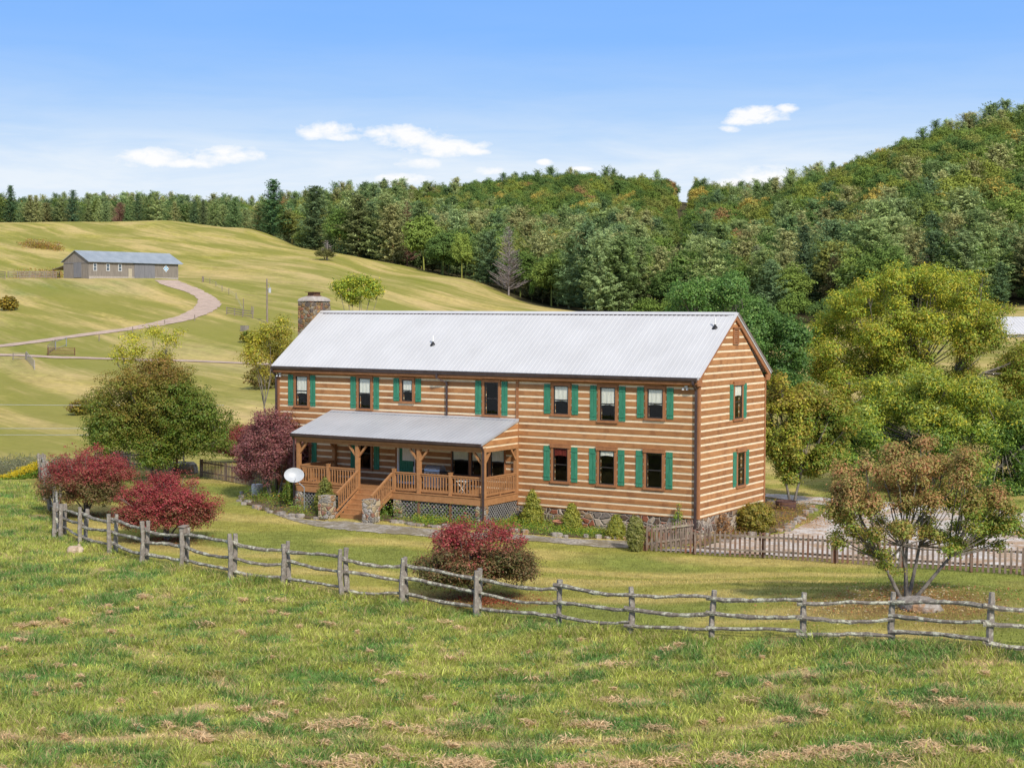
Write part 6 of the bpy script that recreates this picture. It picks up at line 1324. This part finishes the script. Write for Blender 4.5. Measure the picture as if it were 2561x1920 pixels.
# the rest of the wood reads as one mass: one object each
def stuff_forest(name, items, meshes, label, cat):
    n = len(items); me = bpy.data.meshes.new(name); me.vertices.add(n); me.vertices.foreach_set('co', np.array([(cand[i][1], cand[i][2], cand[i][3]-.1) for i in items], np.float32).ravel())
    def att(nm, typ, data):
        a = me.attributes.new(nm, typ, 'POINT'); a.data.foreach_set({'FLOAT': 'value', 'INT': 'value', 'FLOAT_VECTOR': 'vector', 'FLOAT_COLOR': 'color'}[typ], np.ascontiguousarray(data).ravel())
    att('sc', 'FLOAT', np.array([cand[i][7] for i in items], np.float32)); att('rz', 'FLOAT', rr.uniform(0, 6.28, n).astype(np.float32)); att('pk', 'INT', rr.integers(0, len(meshes), n).astype(np.int32))
    hc = np.ones((n, 4), np.float32); hc[:, :3] = [hue_for(cand[i])[0] for i in items]; att('hue_tree', 'FLOAT_COLOR', hc)
    o = mobj(name, me, label=label, cat=cat, kind='stuff')
    srcs = bpy.data.collections.new(name+'_source')
    for j, m_ in enumerate(meshes): q = bpy.data.objects.new('%s_source_%d' % (name, j), m_); srcs.objects.link(q)
    ng = bpy.data.node_groups.new(name, 'GeometryNodeTree'); ng.interface.new_socket('Geometry', in_out='INPUT', socket_type='NodeSocketGeometry'); ng.interface.new_socket('Geometry', in_out='OUTPUT', socket_type='NodeSocketGeometry')
    N = ng.nodes; Lk = ng.links.new; gi = N.new('NodeGroupInput'); go = N.new('NodeGroupOutput'); ip = N.new('GeometryNodeInstanceOnPoints'); ci = N.new('GeometryNodeCollectionInfo')
    ci.inputs['Collection'].default_value = srcs; ci.inputs['Separate Children'].default_value = True; ci.inputs['Reset Children'].default_value = True
    def na(nm, typ): a = N.new('GeometryNodeInputNamedAttribute'); a.data_type = typ; a.inputs['Name'].default_value = nm; return a.outputs['Attribute']
    cr = N.new('ShaderNodeCombineXYZ'); Lk(na('rz', 'FLOAT'), cr.inputs[2]); cs = N.new('ShaderNodeCombineXYZ'); s1 = na('sc', 'FLOAT'); [Lk(s1, cs.inputs[t]) for t in range(3)]
    e2r = N.new('FunctionNodeEulerToRotation'); Lk(cr.outputs[0], e2r.inputs[0])
    Lk(gi.outputs[0], ip.inputs['Points']); Lk(ci.outputs[0], ip.inputs['Instance']); ip.inputs['Pick Instance'].default_value = True; Lk(na('pk', 'INT'), ip.inputs['Instance Index']); Lk(e2r.outputs[0], ip.inputs['Rotation']); Lk(cs.outputs[0], ip.inputs['Scale'])
    Lk(ip.outputs[0], go.inputs[0]); md = o.modifiers.new('scatter', 'NODES'); md.node_group = ng; return o
rp = [i for i in rest if cand[i][0] == 'p']; rb = [i for i in rest if cand[i][0] != 'p']; print('stuff', len(rp), len(rb))
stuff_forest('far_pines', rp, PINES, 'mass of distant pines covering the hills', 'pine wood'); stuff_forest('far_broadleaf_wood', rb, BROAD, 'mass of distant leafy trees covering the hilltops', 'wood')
# brush on the upper left slope
bp_ = []
for x0_, x1_, d0, d1, n in ((60, 150, 470, 452, 130), (40, 150, 372, 368, 70), (120, 148, 375, 372, 30)):
    for _ in range(n): t = rng.random(); bp_.append(gd(x0_+(x1_-x0_)*t+rng.normal(0, 4), d0+(d1-d0)*t+rng.normal(0, 3)))
plants('slope_brush', bp_, rng.uniform(.8, 2.6, len(bp_)), 1, RU[:2]+OL+[((.30,.20,.14),2)], .5, 'brown brush on the slope above and behind the barn', 'brush', 91, sig=.8, k=22)
# ------------------------------------------------------------------ sun and sky
SUNV = Vector((.82, -.57, 0)).normalized(); EL = R(36); sv_ = Vector((SUNV.x*math.cos(EL), SUNV.y*math.cos(EL), math.sin(EL)))
sl_ = bpy.data.lights.new('sun', 'SUN'); sl_.energy = 2.9; sl_.angle = R(4); sl_.color = (1, .93, .82)
so = bpy.data.objects.new('sun', sl_); COL.objects.link(so); so.rotation_euler = sv_.to_track_quat('Z', 'Y').to_euler(); so.location = (60, -40, 60)
w = bpy.data.worlds.new('World'); sc.world = w; w.use_nodes = True; t = w.node_tree; t.nodes.clear()
class WN(NT):
    def __init__(s): s.t = t; s.out = t.nodes.new('ShaderNodeOutputWorld')
k = WN(); sky = k.n('TexSky', sky_type='NISHITA'); sky.sun_disc = False; sky.sun_elevation = EL; sky.sun_rotation = math.atan2(SUNV.x, SUNV.y); sky.altitude = 900; sky.air_density = 1.0; sky.dust_density = .6; sky.ozone_density = 1.4
tc = k.n('TexCoord'); gen = tc.outputs['Generated']; sep = k.n('SeparateXYZ'); k.set(sep.inputs[0], gen)
el = k.math('ARCSINE', sep.outputs[2]); az = k.math('ARCTAN2', sep.outputs[0], sep.outputs[1])
# streaked thin cloud near the horizon and small bright cumulus; both live in the sky, at infinite distance
eld = k.math('MULTIPLY', el, 180/math.pi)
grad = k.ramp(k.math('DIVIDE', eld, 30), [(0, (.62,.76,.92)), (.10, (.52,.72,.95)), (.20, (.37,.62,.97)), (.32, (.225,.49,1.0)), (.50, (.15,.40,1.0)), (1.0, (.12,.32,.85))])
cmb = k.n('CombineXYZ'); k.set(cmb.inputs[0], k.math('MULTIPLY', az, 7)); k.set(cmb.inputs[1], k.math('MULTIPLY', el, 55)); st_ = k.noise(cmb.outputs[0], 1.0, 6, .62, .4)
haze = k.math('MULTIPLY', k.ramp(st_, [(.32, .55), (.60, 1.)]), k.ramp(k.math('DIVIDE', eld, 10), [(0, .97), (.42, .92), (.56, .80), (.64, .40), (.80, .16), (1, .05)]))
c = k.mix(haze, grad, (.86, .92, .98))
cmb2 = k.n('CombineXYZ'); k.set(cmb2.inputs[0], k.math('MULTIPLY', az, 60)); k.set(cmb2.inputs[1], k.math('MULTIPLY', el, 120)); nz = k.noise(cmb2.outputs[0], 1.0, 7, .65, .3)
nz3 = k.noise(cmb2.outputs[0], .35, 3, .5)
mask = None
CL = [(710,290,56,15),(735,300,40,8),(880,300,75,20),(960,322,75,13),(840,292,35,10),(1030,330,25,6),(505,343,62,14),(460,350,30,10),(350,352,62,15),(420,362,60,8),(905,357,38,9),(1055,371,30,7),(870,390,50,10),(1630,256,52,14),(1688,244,22,7),(1590,268,30,9),(1570,285,20,6),(1650,390,62,20),(1580,402,50,12),(1720,400,40,10),(405,0,36,10),(1795,378,24,10),(1175,352,16,5),(1250,366,20,4)]
for (x, y, a, b) in CL:
    x *= 1.1578; y *= 1.1578; a *= 1.1578*1.3; b *= 1.1578*1.45; a0 = YA+(x-1280.5)/F; e0 = (769-y)/F
    if a0 < -math.pi: a0 += 2*math.pi
    ex = k.math('DIVIDE', k.math('SUBTRACT', az, a0), a/F); ey = k.math('DIVIDE', k.math('SUBTRACT', el, e0), b/F)
    q = k.math('SUBTRACT', 1.0, k.math('ADD', k.math('MULTIPLY', ex, ex), k.math('MULTIPLY', ey, ey))); mask = q if mask is None else k.math('MAXIMUM', mask, q)
mk = k.math('ADD', mask, k.math('MULTIPLY', k.math('SUBTRACT', nz, .50), 3.4))
mk = k.math('ADD', mk, k.math('MULTIPLY', k.math('SUBTRACT', nz3, .5), 1.0)); mkc = k.ramp(mk, [(-.0, 0.), (.5, .55), (1.0, 1.)])
c = k.mix(k.math('MULTIPLY', mkc, .96), c, (1.0, 1.0, 1.0))
low = k.ramp(k.math('DIVIDE', eld, 60), [(.25, 1.), (.7, 0.)])
bg1 = k.n('Background'); k.set(bg1.inputs[0], c); bg1.inputs[1].default_value = .70
bg2 = k.n('Background'); k.set(bg2.inputs[0], k.mix(.42, sky.outputs[0], (5.2, 5.0, 4.6))); bg2.inputs[1].default_value = .15
mx = k.n('MixShader'); k.set(mx.inputs[0], low); k.set(mx.inputs[1], bg2.outputs[0]); k.set(mx.inputs[2], bg1.outputs[0]); k.set(k.out.inputs[0], mx.outputs[0])
sc.view_settings.view_transform = 'Standard'; sc.view_settings.look = 'None'; sc.view_settings.exposure = 0.52; sc.view_settings.gamma = 1
sc.render.engine = 'CYCLES'; sc.cycles.max_bounces = 6; sc.cycles.transparent_max_bounces = 8; sc.cycles.diffuse_bounces = 2; sc.cycles.use_adaptive_sampling = True
sc.render.resolution_x = 1024; sc.render.resolution_y = 767
